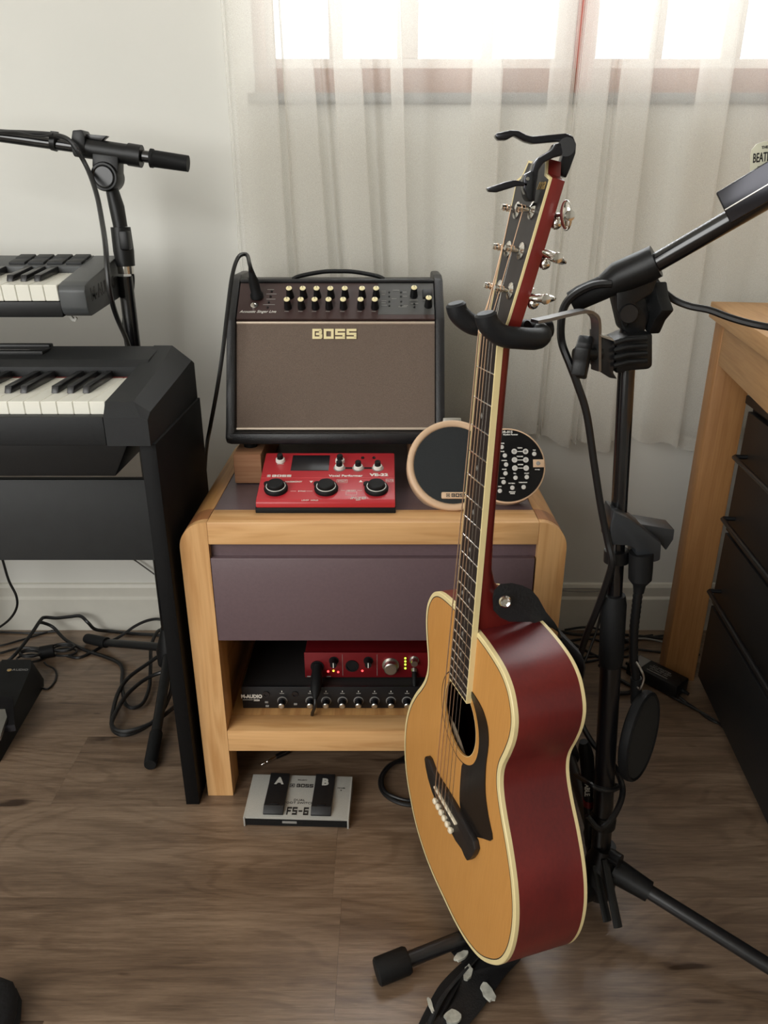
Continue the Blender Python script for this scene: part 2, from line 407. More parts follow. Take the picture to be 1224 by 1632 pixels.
def frame(o, x, y):
    """matrix with origin o, x axis x and y axis y"""
    x = Vector(x).normalized(); y = Vector(y); y = (y-x*y.dot(x)).normalized(); z = x.cross(y)
    M = Matrix.Identity(4)
    for i in range(3): M[i][0], M[i][1], M[i][2], M[i][3] = x[i], y[i], z[i], o[i]
    return M
# block letters for the square logo face: strokes on a 5 x 5 grid
GL = {'B': [(0, 0, 1.2, 5), (1.2, 0, 4.6, 1.15), (1.8, 1.95, 4.4, 3.05), (1.2, 3.85, 4.5, 5), (3.5, 0.5, 5, 2.3), (3.4, 2.7, 4.8, 4.5)],
      'O': [(0, 0, 1.3, 5), (3.7, 0, 5, 5), (1.3, 0, 3.7, 1.15), (1.3, 3.85, 3.7, 5)],
      'F': [(0, 0, 1.3, 5), (0, 3.85, 5, 5), (0, 1.95, 4.2, 3.05)], '-': [(0.6, 2, 4.4, 3)],
      '6': [(0, 0, 5, 1.1), (0, 1.95, 5, 3.05), (0, 3.9, 5, 5), (0, 0, 1.3, 5), (3.7, 0.6, 5, 2.2)],
      'S': [(0, 0, 5, 1.15), (0, 1.95, 5, 3.05), (0, 3.85, 5, 5), (0, 2.9, 1.3, 4.4), (3.7, 0.6, 5, 2.2)]}
def logo(parent, M, w, h, m, th=0.001, icon=False, word='BOSS'):
    mb = MB(); n = len(word); lw = w/(n+0.15*(n-1)); x = -w/2
    for ch in word:
        for a, b, c, d in GL[ch]: mb.box((x+a/5*lw, -h/2+b/5*h, 0), (x+c/5*lw, -h/2+d/5*h, th), 0, M)
        x += lw*1.15
    if icon:
        s = h; x0 = -w/2-h*1.45; t = h*0.13
        for a, b, c, d in ((0, 0, s, t), (0, s-t, s, s), (0, 0, t, s), (s-t, 0, s, s), (s*.3, s*.3, s*.7, s*.7)):
            mb.box((x0+a, -h/2+b, 0), (x0+c, -h/2+d, th), 0, M)
    return mb.build('logo', m, parent)

# =================================================================== SETTING
YW = 1.65                    # face of the back wall
XL, XR, YB, ZC = -2.3, 2.1, -2.4, 2.6
# floor planks
WD, LP = 0.19, 1.30
fl = struct(MB().box((XL, YB, -0.03), (XR, YW+0.2, -0.008)).build('floor', mat('floor_substrate', (60, 48, 40), 0.8)))
pl0 = None; row = 0
offs = [0.0, 0.55, 0.23, 0.92, 0.4, 1.1, 0.7]
y = 0.846 - WD*17
while y < YW:
    off = offs[row % 7]
    if abs(y-0.656) < 0.01: off = (-0.066-XL) % LP
    x = XL - (LP-off) if off > 0 else XL
    while x < XR:
        a, b = max(x, XL), min(x+LP, XR)
        if b-a > 0.02:
            yy = min(WD, YW+0.0-y)
            if abs((b-a)-LP) < 1e-6 and abs(yy-WD) < 1e-6:
                if pl0 is None:
                    pl0 = MB().box((-LP/2+0.0001, -WD/2+0.0001, -0.008), (LP/2-0.0001, WD/2-0.0001, 0)).build('plank', M_floor, fl); o = pl0
                else: o = inst(pl0, fl)
            else:
                o = MB().box((-(b-a)/2+0.0001, -yy/2+0.0001, -0.008), ((b-a)/2-0.0001, yy/2-0.0001, 0)).build('plank', M_floor, fl)
            o.location = ((a+b)/2, y+yy/2, 0)
        x += LP
    y += WD; row += 1

# walls
WX0, WX1, WZ0, WZ1 = -0.250, 1.13, 1.196, 2.25     # window opening
wb = MB()
wb.box((XL, YW, 0), (WX0, YW+0.12, ZC)); wb.box((WX1, YW, 0), (XR, YW+0.12, ZC))
wb.box((WX0, YW, 0), (WX1, YW+0.12, WZ0)); wb.box((WX0, YW, WZ1), (WX1, YW+0.12, ZC))
struct(wb.build('wall_back', M_wall))
struct(MB().box((XL-0.1, YB, 0), (XL, YW+0.12, ZC)).build('wall_left', M_wall))
struct(MB().box((XR, YB, 0), (XR+0.1, YW+0.12, ZC)).build('wall_right', M_wall))
struct(MB().box((XL-0.1, YB-0.1, 0), (XR+0.1, YB, ZC)).build('wall_front', M_wall))
struct(MB().box((XL-0.1, YB, ZC), (XR+0.1, YW+0.12, ZC+0.1)).build('ceiling', M_ceil))
prof = [(YW, 0), (YW-0.015, 0), (YW-0.015, 0.088), (YW-0.010, 0.094), (YW-0.010, 0.118), (YW-0.006, 0.126), (YW, 0.128)]
struct(MB().prism(prof, XL, XR, 0).build('baseboard_back', M_trim, ang=20))

# window
win = MB()
win.box((WX0, YW+0.01, WZ0), (WX1, YW+0.11, WZ0+0.045)); win.box((WX0, YW+0.01, WZ1-0.05), (WX1, YW+0.11, WZ1))
win.box((WX0, YW+0.01, WZ0+0.045), (WX0+0.02, YW+0.11, WZ1-0.05)); win.box((WX1-0.035, YW+0.01, WZ0+0.045), (WX1, YW+0.11, WZ1-0.05))
wo = struct(win.build('window_1', M_winwood))
MB().box((0.372, YW-0.004, WZ0), (0.400, YW+0.05, WZ1-0.05), 0.003).build('mullion', M_winred, wo)
MB().box((WX0-0.012, YW-0.022, WZ0-0.018), (WX1+0.03, YW+0.10, WZ0), 0.003).build('window_sill', M_sill, wo)
def sash(x0, x1, panes):
    fr = MB(); z0, z1 = WZ0+0.045, WZ1-0.05; ya, yb = YW+0.045, YW+0.075
    fr.box((x0, ya, z0), (x1, yb, z0+0.022), 0.002); fr.box((x0, ya, z1-0.03), (x1, yb, z1), 0.002)
    edges = [x0]+[v for p in panes for v in p]+[x1]
    for i in range(0, len(edges), 2):
        if edges[i+1]-edges[i] > 0.003: fr.box((edges[i], ya, z0+0.022), (edges[i+1], yb, z1-0.03), 0.002)
    for zr in (1.60, 1.93): fr.box((x0, ya+0.002, zr), (x1, yb-0.002, zr+0.025), 0.002)
    f = fr.build('sash', M_winwhite, wo)
    for a, b in panes:
        for c, d in ((z0+0.018, 1.604), (1.62, 1.934), (1.95, z1-0.026)):
            MB().box((a-0.004, ya+0.012, c), (b+0.004, ya+0.016, d)).build('pane', M_glass, f)
sash(WX0+0.02, 0.372, [(-0.212, -0.108), (-0.080, 0.025), (0.067, 0.190), (0.213, 0.335)])
sash(0.400, WX1-0.035, [(0.415, 0.520), (0.546, 0.66), (0.70, 0.815), (0.85, 0.965), (0.985, 1.08)])

# sheer curtains: flat single cloth with pleats where it doubles back on itself
def curtain(bands, x0, x1, hem, seed, label):
    """bands: (a_top, b_top, a_bottom, b_bottom) extents of each pleat"""
    rnd = random.Random(seed); nz = 40; zt = 2.38
    ph = [rnd.uniform(0, 6.28) for _ in range(8)]
    rowsv = []
    for j in range(nz+1):
        t = j/nz; tt = t**1.2
        pts = [(x0[0]+(x0[1]-x0[0])*tt, 0.0)]
        cur = pts[0][0]
        for i, (a, b, c, d) in enumerate(bands):
            xa = a+(c-a)*tt + 0.004*math.sin(3*t+i*2.1); xb = b+(d-b)*tt + 0.003*math.sin(4*t+i*1.3); dp = 0.004+0.013*t
            w = xb-xa
            # flat run up to the pleat, gently billowing
            for k in range(1, 4): pts.append((cur+(xa-cur)*k/4, 0.008*math.sin(k*1.57+ph[i % 8])*(0.4+t)))
            pts += [(xa+w*0.45, -dp*0.4), (xb-w*0.04, -dp), (xb, -dp*0.4), (xb-w*0.06, 0.3*dp), (xa+w*0.5, dp*0.2), (xa+w*0.05, dp*0.1), (xa, dp*0.7), (xa+w*0.06, dp*1.2), (xa+w*0.6, dp*1.2), (xb+w*0.15, dp*0.6)]
            cur = xb+w*0.15
        xe = x1[0]+(x1[1]-x1[0])*tt
        for k in range(1, 4): pts.append((cur+(xe-cur)*k/4, 0.007*math.sin(k*1.4+ph[5])*(0.4+t)))
        pts.append((xe, 0.0))
        sp = spline([Vector((p[0], p[1], 0)) for p in pts], 5)
        row = []
        for k, q in enumerate(sp):
            zb = hem + 0.010*math.sin(q.x*31+ph[0]) + 0.007*math.sin(q.x*67+ph[1]) + 0.25*q.y
            row.append((q.x, min(YW-0.062 + q.y, YW-0.030), zt+(zb-zt)*t))
        rowsv.append(row)
    n = len(rowsv[0]); vs = [v for r_ in rowsv for v in r_]; fs = []
    for j in range(nz):
        for i in range(n-1): a = j*n+i; fs.append((a, a+1, a+n+1, a+n))
    def mk(nm, v, f):
        me = bpy.data.meshes.new(nm); me.from_pydata(v, [], f); me.polygons.foreach_set('use_smooth', [True]*len(f)); me.materials.append(M_curt)
        o = bpy.data.objects.new(nm, me); COL.objects.link(o); return o
    o = mk('sheer_curtain', vs, fs); tag(o, label, 'curtain')
    last = rowsv[-1]; hv = [(v[0], v[1]-0.0015, v[2]+0.03*k) for k in (0, 1) for v in last]
    hf = [(i, i+1, n+i+1, n+i) for i in range(n-1)]
    h = mk('hem', hv, hf); h.parent = o
    return o
curtain([(-0.285, -0.222, -0.280, -0.185), (-0.215, -0.185, -0.160, -0.085), (-0.135, -0.090, -0.060, 0.0), (-0.035, 0.0, 0.04, 0.06), (0.165, 0.215, 0.17, 0.215), (0.322, 0.356, 0.30, 0.335)],
        (-0.298, -0.290), (0.363, 0.347), 0.545, 3, 'left sheer white curtain hanging in folds behind the amplifier')
curtain([(0.384, 0.420, 0.345, 0.41), (0.450, 0.492, 0.44, 0.50), (0.60, 0.645, 0.58, 0.645), (0.80, 0.86, 0.79, 0.87), (1.0, 1.06, 1.0, 1.08)],
        (0.380, 0.338), (1.25, 1.25), 0.510, 11, 'right sheer white curtain hanging behind the microphone boom and desk')
rod = thing('curtain_rod', 'white curtain rod above the window carrying both sheers', 'curtain rod')
MB().cyl((-0.45, YW-0.062, 2.385), (1.35, YW-0.062, 2.385), 0.010).build('rod', M_winwhite, rod)
for xx in (-0.4, 0.39, 1.3): MB().box((xx-0.01, YW-0.07, 2.37), (xx+0.01, YW, 2.40), 0.002).build('bracket', M_winwhite, rod)

# =================================================================== NIGHTSTAND
ns = thing('nightstand', 'pine nightstand with rounded shoulders and plum drawer, under the amplifier', 'nightstand', (-0.017, 1.063, 0))
NX = 0.304; NI = 0.2585; ND = 0.43; NH = 0.543     # half widths, depth, height
def shoulder(sgn):
    r = 0.044; pts = []
    for k in range(11):
        a = PI/2*k/10
        pts.append((sgn*(NX-r+r*math.cos(a)), NH-r+r*math.sin(a)))
    return pts
for sg in (-1, 1):
    nm = 'side'
    arc = shoulder(sg)
    # front leg with the rounded shoulder profile
    poly = [(sg*NI, 0), (sg*NX, 0)] + arc + [(sg*NI, NH)]
    MB().prism(poly, 0, 0.055, 1).build('leg', M_pinez, ns)
    MB().prism(poly, ND-0.055, ND, 1).build('leg', M_pinez, ns)
    poly2 = [(sg*NI, NH-0.058), (sg*NX, NH-0.058)] + arc + [(sg*NI, NH)]
    MB().prism(poly2, 0.0552, ND-0.0552, 1).build('top_rail', M_piney, ns)
    cap = [(x*1.0004, z+0.0003) for x, z in arc] + [(sg*NI, NH+0.0003), (sg*NI, NH-0.003)] + [(x-sg*0.003, z-0.003) for x, z in arc[::-1]]
    MB().prism(cap, 0.014, 0.0545, 1).build('end_grain', M_knotend, ns)
    lo = (min(sg*(NI+0.012), sg*(NI+0.03)), 0.055, 0.10); hi = (max(sg*(NI+0.012), sg*(NI+0.03)), ND-0.055, NH-0.058)
    MB().box(lo, hi).build('side_panel', M_piney, ns)
    lo = (min(sg*NI, sg*(NX-0.01)), 0.055, 0.06); hi = (max(sg*NI, sg*(NX-0.01)), ND-0.055, 0.10)
    MB().box(lo, hi, 0.002).build('bottom_rail', M_piney, ns)
MB().box((-NI, 0.0, 0.505), (NI, 0.053, NH), 0.0015).build('front_rail', M_pine, ns)
MB().box((-NI, 0.0535, NH-0.02), (NI, ND, NH-0.0015)).build('top_panel', M_plumtop, ns)
MB().box((-NI, 0.012, 0.479), (NI, 0.05, 0.5045)).build('apron', M_plum, ns)
dr = MB().box((-NI+0.0005, 0.001, 0.329), (NI-0.0025, 0.019, 0.4805), 0.001).build('drawer', M_plum, ns)
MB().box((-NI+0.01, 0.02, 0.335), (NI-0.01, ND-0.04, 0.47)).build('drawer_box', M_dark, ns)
MB().box((-NI, 0.0, 0.101), (NI, 0.045, 0.145), 0.0015).build('shelf_rail', M_pine, ns)
MB().box((-NI, 0.0452, 0.125), (NI, ND-0.012, 0.1445)).build('shelf', M_piney, ns)
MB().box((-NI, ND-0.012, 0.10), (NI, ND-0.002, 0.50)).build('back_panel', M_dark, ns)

# =================================================================== AMPLIFIER
ax = (P(358, 650, 1.27).x + P(711, 650, 1.27).x)/2
amp = thing('guitar_amplifier', 'black combo guitar amplifier with brown grille cloth on the nightstand', 'amplifier', (ax, 1.25, 0.6115))
AW = 0.1905; GW = 0.174
side = [(0.0, 0.0), (0.27, 0.0), (0.285, 0.015), (0.27, 0.256), (0.255, 0.269), (0.175, 0.269), (0.152, 0.263), (0.081, 0.203), (0.004, 0.030), (-0.008, 0.012)]
for sg in (-1, 1):
    a, b = sorted((sg*GW, sg*AW)); MB().prism(side, a, b, 0, bev=0.0045).build('side_panel', M_vinyl, amp)
shell = [(0.012, 0.004), (0.265, 0.004), (0.265, 0.256), (0.170, 0.256), (0.150, 0.250), (0.086, 0.194), (0.020, 0.030)]
MB().prism(shell, -GW, GW, 0).build('cabinet', M_vinyl, amp)
MB().box((-AW+0.003, -0.006, 0.0), (AW-0.003, 0.02, 0.021), 0.006).build('bottom_rim', M_vinyl, amp)
gb = Vector((0, 0.0135, 0.0225)); gt = Vector((0, 0.0865, 0.1965)); gd = (gt-gb).normalized()
Mg = frame(gb, (1, 0, 0), gd)     # z = outward normal
gl = (gt-gb).length
MB().box((-GW+0.0008, 0.003, -0.006), (GW-0.0008, gl-0.004, 0.002), 0, Mg).build('grille', M_grille, amp)
bd = MB(); bd.cyl(Mg @ Vector((-GW+.001, 0.001, 0.002)), Mg @ Vector((GW-.001, 0.001, 0.002)), 0.0024, seg=10)
bd.build('bead', M_bead, amp)
bd = MB(); bd.cyl(Mg @ Vector((-GW+.001, gl-0.0022, 0.002)), Mg @ Vector((GW-.001, gl-0.0022, 0.002)), 0.0026, seg=10); bd.build('bead', M_bead, amp)
logo(amp, Mg @ Matrix.Translation((-0.002, gl-0.022, 0.002)), 0.077, 0.0175, M_logo, 0.0025)
pb = Vector((0, 0.084, 0.201)); pt_ = Vector((0, 0.149, 0.2545)); Mp = frame(pb, (1, 0, 0), pt_-pb); pll = (pt_-pb).length
MB().box((-GW+0.001, 0, -0.004), (0.074, pll, 0.0015), 0, Mp).build('control_panel', M_brown, amp)
MB().box((0.0742, 0.010, -0.004), (GW-0.001, pll, 0.0016), 0, Mp).build('control_panel', M_greyp, amp)
MB().box((0.0742, 0, -0.004), (GW-0.001, 0.0098, 0.0015), 0, Mp).build('control_panel', M_brown, amp)
MB().box((-GW, pll+0.001, -0.006), (GW, pll+0.009, 0.005), 0.003, Mp).build('top_rim', M_vinyl, amp)
def knob(mb_s, mb_c, M, x, y, r=0.0062, h=0.020):
    mb_s.lathe([(r*1.15, 0), (r*1.1, 0.003), (r*0.86, h-0.003), (r*0.86, h)], (x, y, 0.0015), (0, 0, 1), 20, M)
    mb_c.lathe([(r*0.84, 0), (r*0.84, 0.0008), (r*0.7, 0.0014)], (x, y, 0.0015+h), (0, 0, 1), 20, M)
def ampx(px): return (px-522)/314*0.348/1.0
kx = [449, 470.5, 492, 513.5, 536, 563, 585]
def put_knob(x, y):
    a, c = MB(), MB(); knob(a, c, Mp, x, y); k = a.build('knob', M_blk, amp); c.build('knob_cap', M_cream, k)
    MB().box((x-0.0004, y, 0.0234), (x+0.0004, y+0.004, 0.0238), 0, Mp).build('pointer', M_inkd, k)
for px in kx: put_knob((px+3-525)*0.001125, 0.052); put_knob((px-525+1)*0.001125, 0.026)
put_knob(0.1375, 0.0535); put_knob(0.1625, 0.030)
MB().box((0.153, 0.046, 0.0015), (0.1705, 0.066, 0.006), 0.0015, Mp).build('power_switch', M_blk, amp)
sm = MB()
for px, yy in ((422, .064), (421, .052), (419, .038), (418, .026)): sm.lathe([(0.0022, 0), (0.0018, 0.002)], ((px-525)*.001125, yy, 0.0015), M=Mp, seg=10)
for i in range(2):
    for yy in (0.062, 0.052, 0.040, 0.030): sm.lathe([(0.0018, 0), (0.0015, 0.0015)], (0.094+i*0.021, yy, 0.0015), M=Mp, seg=10)
for yy in (0.020, 0.013): sm.lathe([(0.0018, 0), (0.0015, 0.0015)], (0.138, yy+0.014, 0.0015), M=Mp, seg=10)
for yy in (0.056, 0.030): sm.lathe([(0.0022, 0), (0.0018, 0.002)], (0.045, yy, 0.0015), M=Mp, seg=10)
sb_ = sm.build('button', M_blk, amp)
jk = MB().lathe([(0.0065, 0), (0.0065, 0.0022), (0.0042, 0.0022), (0.0042, 0.0012)], ((397-525)*.001125, 0.030, 0.0015), M=Mp).build('jack_socket', M_chrome, amp)
pr = MB()
for i in range(7):
    x = (kx[i]-525)*.001125
    for yy in (0.041, 0.0165): pr.box((x-0.005, yy, 0.0016), (x+0.003, yy+0.0012, 0.0019), 0, Mp)
for (x0, x1, yy) in ((-.147, -.138, .06), (-.124, -.112, .068), (-.125, -.107, .0575), (-.124, -.108, .045), (-.129, -.108, .032), (.08, .088, .064), (.08, .088, .060), (.08, .087, .056), (.08, .089, .041), (.08, .088, .036), (.08, .090, .031), (.100, .112, .0665), (.118, .125, .062), (.118, .126, .052), (.098, .107, .046), (.119, .127, .03), (.11, .125, .027), (.13, .145, .043), (.132, .145, .035), (.153, .170, .043)):
    pr.box((x0, yy, 0.0017), (x1, yy+0.0012, 0.0020), 0, Mp)
pr.build('panel_print', M_grey, amp)
text('Acoustic Singer Live', 0.0078, M_white, amp, Mp @ Matrix.Translation((-0.137, 0.0165, 0.0017)), shear=0.4)
hp = spline([(-0.085, 0.20, 0.258), (-0.07, 0.20, 0.264), (-0.03, 0.20, 0.271), (0.0, 0.20, 0.272), (0.03, 0.20, 0.271), (0.07, 0.20, 0.264), (0.085, 0.20, 0.258)], 5)
hm = MB(); hm.sweep([(p.x, p.y, p.z) for p in hp], [0.011]*len(hp), 12, flat=0.35); hm.build('handle', M_rubber, amp)
for sx in (-0.155, 0.155):
    for yy in (0.035, 0.235): MB().lathe([(0.012, -0.0145), (0.013, -0.002), (0.013, 0.002)], (sx, yy, 0)).build('foot', M_rubber, amp)
# blocks under the amplifier
def block(x0, x1, y0, y1, label, base=NH-0.0013, top=0.597):
    t = thing('wooden_block', label, 'wooden block', ((x0+x1)/2, (y0+y1)/2, base), None, 'blocks raising the amplifier')
    w, d, h = (x1-x0)/2, (y1-y0)/2, top-base
    MB().box((-w, -d, 0.002), (w, d, h), 0.002).build('block', M_block, t)
    MB().box((-w*0.9, -d*0.9, 0), (-w*0.1, d*0.9, 0.0021)).build('felt_pad', M_rubber, t)
    MB().box((w*0.1, -d*0.9, 0), (w*0.9, d*0.9, 0.0021)).build('felt_pad', M_rubber, t)
block(-0.2625, -0.214, 1.236, 1.48, 'raw wooden block under the left end of the amplifier')
block(0.046, 0.094, 1.262, 1.48, 'raw wooden block under the right end of the amplifier')

# cable into the amplifier
def cable(name, pts, r, label, m=M_cable, n=8, cat='cable', group=None, parent=None, plugs=None):
    mb = MB(); sp = spline(pts, n); mb.sweep(sp, r, 8)
    o = mb.build(name, m, parent)
    if parent is None: tag(o, label, cat, group)
    return o
jx = (400-525)*.001125+ax
Wp = Matrix.Translation((ax, 1.25, 0.6115)) @ Mp
p0 = Wp @ Vector(((400-525)*.001125, 0.050, 0.002)); pn = (Wp.to_3x3() @ Vector((0, 0, 1))).normalized()
up = Vector((0.02, 0.0, 1)).normalized()
ac = thing('amplifier_cable', 'black jack cable looping from the amplifier panel down its left side', 'cable', p0)
pd = (pn*0.6+Vector((-0.12, -0.1, 0.75))).normalized()
MB().lathe([(0.0115, 0), (0.0115, 0.006), (0.009, 0.010), (0.009, 0.030), (0.006, 0.042), (0.0036, 0.056)], (0, 0, 0), pd).build('plug', M_rubber, ac)
cp = [p0+pd*0.045, p0+pd*0.062] + [P(393, 406, 1.40), P(380, 410, 1.38), P(370, 440, 1.35), P(362, 500, 1.31), P(355, 560, 1.28), P(346, 620, 1.27), P(335, 680, 1.29), P(329, 715, 1.34), P(322, 790, 1.42), P(300, 900, 1.45)]
mb = MB(); mb.sweep([q-p0 for q in spline(cp, 8)], 0.0036, 8); mb.build('cord', M_cable, ac)

# =================================================================== RED VOCAL PEDAL
vp = thing('vocal_effects_pedal', 'red floor effects pedal with three black footswitches on the nightstand', 'effects pedal', (-0.093, 1.10, NH-0.0002))
VW = 0.111
MB().prism([(0, 0), (0.135, 0), (0.135, 0.042), (0.0, 0.009)], -VW-0.001, VW+0.001, 0, bev=0.0015).build('base', M_rubber, vp)
prof = [(0.001, 0.009), (0.001, 0.018), (0.006, 0.022), (0.134, 0.058), (0.134, 0.040)]
MB().prism(prof, -VW, VW, 0, bev=0.0018).build('housing', M_red, vp)
tv = Vector((0, 0.128, 0.036)).normalized(); Mv = frame(Vector((0, 0.006, 0.0222)), (1, 0, 0), tv)
VL = 0.133
def vpx(px, py):
    # map photo pixel to pedal-face coords (face runs y 722..800 in the photo)
    d = ray(px, py); n = (Mv.to_3x3() @ Vector((0, 0, 1))); o = Vector(vp.location) + Mv.translation
    t = (o-Vector((0, 0, 1))).dot(n)/d.dot(n); X = Vector((0, 0, 1))+d*t-o
    return X.dot(Mv.to_3x3() @ Vector((1, 0, 0))), X.dot(Mv.to_3x3() @ Vector((0, 1, 0)))
for px in (440, 520, 600):
    x, y = vpx(px, 780)
    f = MB().lathe([(0.0190, 0), (0.0195, 0.003), (0.0185, 0.006), (0.0175, 0.0068)], (x, y, 0), M=Mv, seg=36).build('footswitch', M_rubber, vp)
    MB().lathe([(0.0158, 0.0066), (0.0158, 0.0078), (0.0148, 0.0078), (0.0148, 0.0066)], (x, y, 0), M=Mv, seg=36).build('footswitch_ring', M_white, f)
    MB().lathe([(0.0138, 0.006), (0.0136, 0.012), (0.0122, 0.0135), (0.002, 0.0142)], (x, y, 0), M=Mv, seg=36).build('footswitch_cap', M_rubber, f)
    MB().lathe([(0.006, 0), (0.006, 0.003)], (x-0.0155, y+0.0135, 0), M=Mv, seg=16).build('footswitch_led', M_rubber, f)
for px, py in ((447, 735), (542, 736), (541, 746), (571, 746), (602, 746)):
    x, y = vpx(px, py); big = px > 500 and py > 740
    k = MB().lathe([(0.0080, 0), (0.0076, 0.005), (0.0066, 0.006)], (x, y, 0), M=Mv, seg=28).build('knob_skirt', M_white, vp)
    MB().lathe([(0.0052, 0.006), (0.0050, 0.013), (0.0044, 0.0138)], (x, y, 0), M=Mv, seg=24).build('knob', M_rubber, k)
    if big: MB().lathe([(0.0100, 0), (0.0098, 0.0006)], (x, y, 0.0), M=Mv, seg=28).build('knob_ring', M_grey, k)
a, b = vpx(541, 746), vpx(602, 746); MB().box((a[0], a[1]-0.0022, -0.0005), (b[0], a[1]+0.0022, 0.0004), 0, Mv).build('knob_link', M_rubber, vp)
a, b = vpx(463, 750), vpx(526, 726); MB().box((a[0], a[1], -0.001), (b[0], b[1], 0.0006), 0.0002, Mv).build('screen', M_screen, vp)
for px, py in ((578, 730), (596, 730)): x, y = vpx(px, py); MB().lathe([(0.0028, 0), (0.0026, 0.0018)], (x, y, 0), M=Mv, seg=14).build('button', M_rubber, vp)
MB().box((-VW+0.001, vpx(500, 762)[1]-0.0006, 0), (VW-0.001, vpx(500, 762)[1]+0.0006, 0.0004), 0, Mv).build('seam', mat('red_edge', (215, 80, 84), 0.3), vp)
x, y = vpx(449, 758.5); logo(vp, Mv @ Matrix.Translation((x, y, 0)), 0.0315, 0.0058, M_white, 0.0003, icon=True)
def vt(s, px, py, size, m=M_white, **k): x, y = vpx(px, py); text(s, size, m, vp, Mv @ Matrix.Translation((x, y, 0.0002)), **k)
vt('Vocal Performer', 551, 758.5, 0.0075, bold=0.0002, sx=1.1); vt('VE-22', 604, 757, 0.0100, bold=0.0004, sx=1.25)
vt('HARMONY', 468, 768, 0.0055, bold=0.0001); vt('EFFECT', 545, 767, 0.0045); vt('BYPASS', 481, 783, 0.0038); vt('MEMORY', 560, 782, 0.0038)
vt('LOOP  HOLD', 494, 797.5, 0.0045); vt('MUTE', 621, 766, 0.0045); vt('DELAY REVERB\nFX  TONE  EDIT\nEXIT', 571, 795, 0.0036)
vt('OUTPUT', 447, 740, 0.003); 
sp_ = MB()
for px, py, w, h in ((545, 767, 18, 3.8), (560, 786.5, 18, 4.2), (621, 766, 13, 3.4)):
    x, y = vpx(px, py); w *= 0.00049; h *= 0.0011
    for e in ((x-w, y-h, x+w, y-h+0.0004), (x-w, y+h, x+w, y+h+0.0004), (x-w, y-h, x-w+0.0004, y+h), (x+w-0.0004, y-h, x+w, y+h)):
        sp_.box((e[0], e[1], 0), (e[2], e[3], 0.0003), 0, Mv)
for px0, px1, py in ((463, 472, 783), (488, 498, 783), (543, 551, 782), (569, 577, 782)):
    a, b = vpx(px0, py), vpx(px1, py); sp_.box((a[0], a[1], 0), (b[0], a[1]+0.0004, 0.0003), 0, Mv)
for px, py, s in ((496, 768, -1), (575, 767, 1)):
    x, y = vpx(px, py); sp_.prism([(x-0.003, y-0.0025*s), (x+0.003, y-0.0025*s), (x, y+0.003*s)], 0, 0.0003, 2, Mv)
sp_.build('panel_print', M_white, vp)

# =================================================================== RHYTHM MACHINE
al = math.radians(30)
rm = thing('rhythm_machine', 'tan and black two-lobed rhythm machine propped up on the nightstand', 'drum machine', (0.1115, 1.108, NH+0.0006))
Mr = frame(Vector((0, 0, 0)), (1, 0, 0), (0, math.sin(al), math.cos(al)))   # face coords: x right, y up the face, z outward normal
RC, R1 = (0.0, 0.0750), 0.0745
RC2, R2 = (0.0885, 0.0750), 0.0622
def circ(c, r, n=56): return [(c[0]+r*math.cos(2*PI*k/n), c[1]+r*math.sin(2*PI*k/n)) for k in range(n)]
MB().prism(circ(RC, R1), -0.034, 0.0, 2, Mr, bev=0.0012).build('speaker_housing', M_tan, rm)
MB().prism(circ(RC2, R2), -0.034, -0.004, 2, Mr, bev=0.0012).build('panel_housing', M_tan, rm)
tr = MB(); n = 64; vs = []; fs = []
for i in range(n):
    a = 2*PI*i/n
    for j in range(10):
        b = PI*j/9; rr = R1-0.0055+0.0055*math.cos(b); vs.append((rr*math.cos(a)+RC[0], rr*math.sin(a)+RC[1], 0.004*math.sin(b)-0.0002))
for i in range(n):
    for j in range(9): fs.append((i*10+j, i*10+j+1, ((i+1) % n)*10+j+1, ((i+1) % n)*10+j))
tr.add(vs, fs, Mr); tr.build('speaker_rim', M_tan, rm)
MB().lathe([(0.0632, -0.001), (0.0632, 0.0012), (0.05, 0.0022), (0.02, 0.0028)], (RC[0], RC[1], 0), M=Mr, seg=56).build('speaker_grille', M_spkcloth, rm)
pp = circ(RC2, R2-0.0028, 72); pp = [p for p in pp if (p[0]-RC[0])**2+(p[1]-RC[1])**2 > (R1+0.0005)**2]
# order starts at angle 0, drop-out on the left: rotate list so that it is contiguous
pp.sort(key=lambda p: math.atan2(p[1]-RC2[1], p[0]-RC2[0]))
MB().prism(pp, -0.006, -0.0028, 2, Mr).build('control_panel', M_glossblk, rm)
def rpx(px, py):
    n = (Mr.to_3x3() @ Vector((0, 0, 1))); o = Vector(rm.location); d = ray(px, py)
    t = (o-Vector((0, 0, 1))).dot(n)/d.dot(n); X = Vector((0, 0, 1))+d*t-o
    return X.dot(Mr.to_3x3() @ Vector((1, 0, 0))), X.dot(Mr.to_3x3() @ Vector((0, 1, 0)))
btn = MB().lathe([(0.0036, 0), (0.0036, 0.0012), (0.0030, 0.0018)], (0, 0, -0.003), seg=16).build('button', M_padw, rm)
first = True
for px, py in ((795, 699), (800, 712), (805, 725.5), (807, 740), (806, 754), (803, 768), (797, 782), (852, 723), (822, 761), (840, 760), (817, 777), (835, 776)):
    x, y = rpx(px, py); o = btn if first else inst(btn, rm); first = False
    o.matrix_local = Mr @ Matrix.Translation((x, y, 0))
dk = MB().lathe([(0.0045, 0), (0.0045, 0.0010), (0.0024, 0.0012), (0.0020, 0.0002)], (0, 0, -0.003), seg=18).build('dial_button', M_padw, rm)
first = True
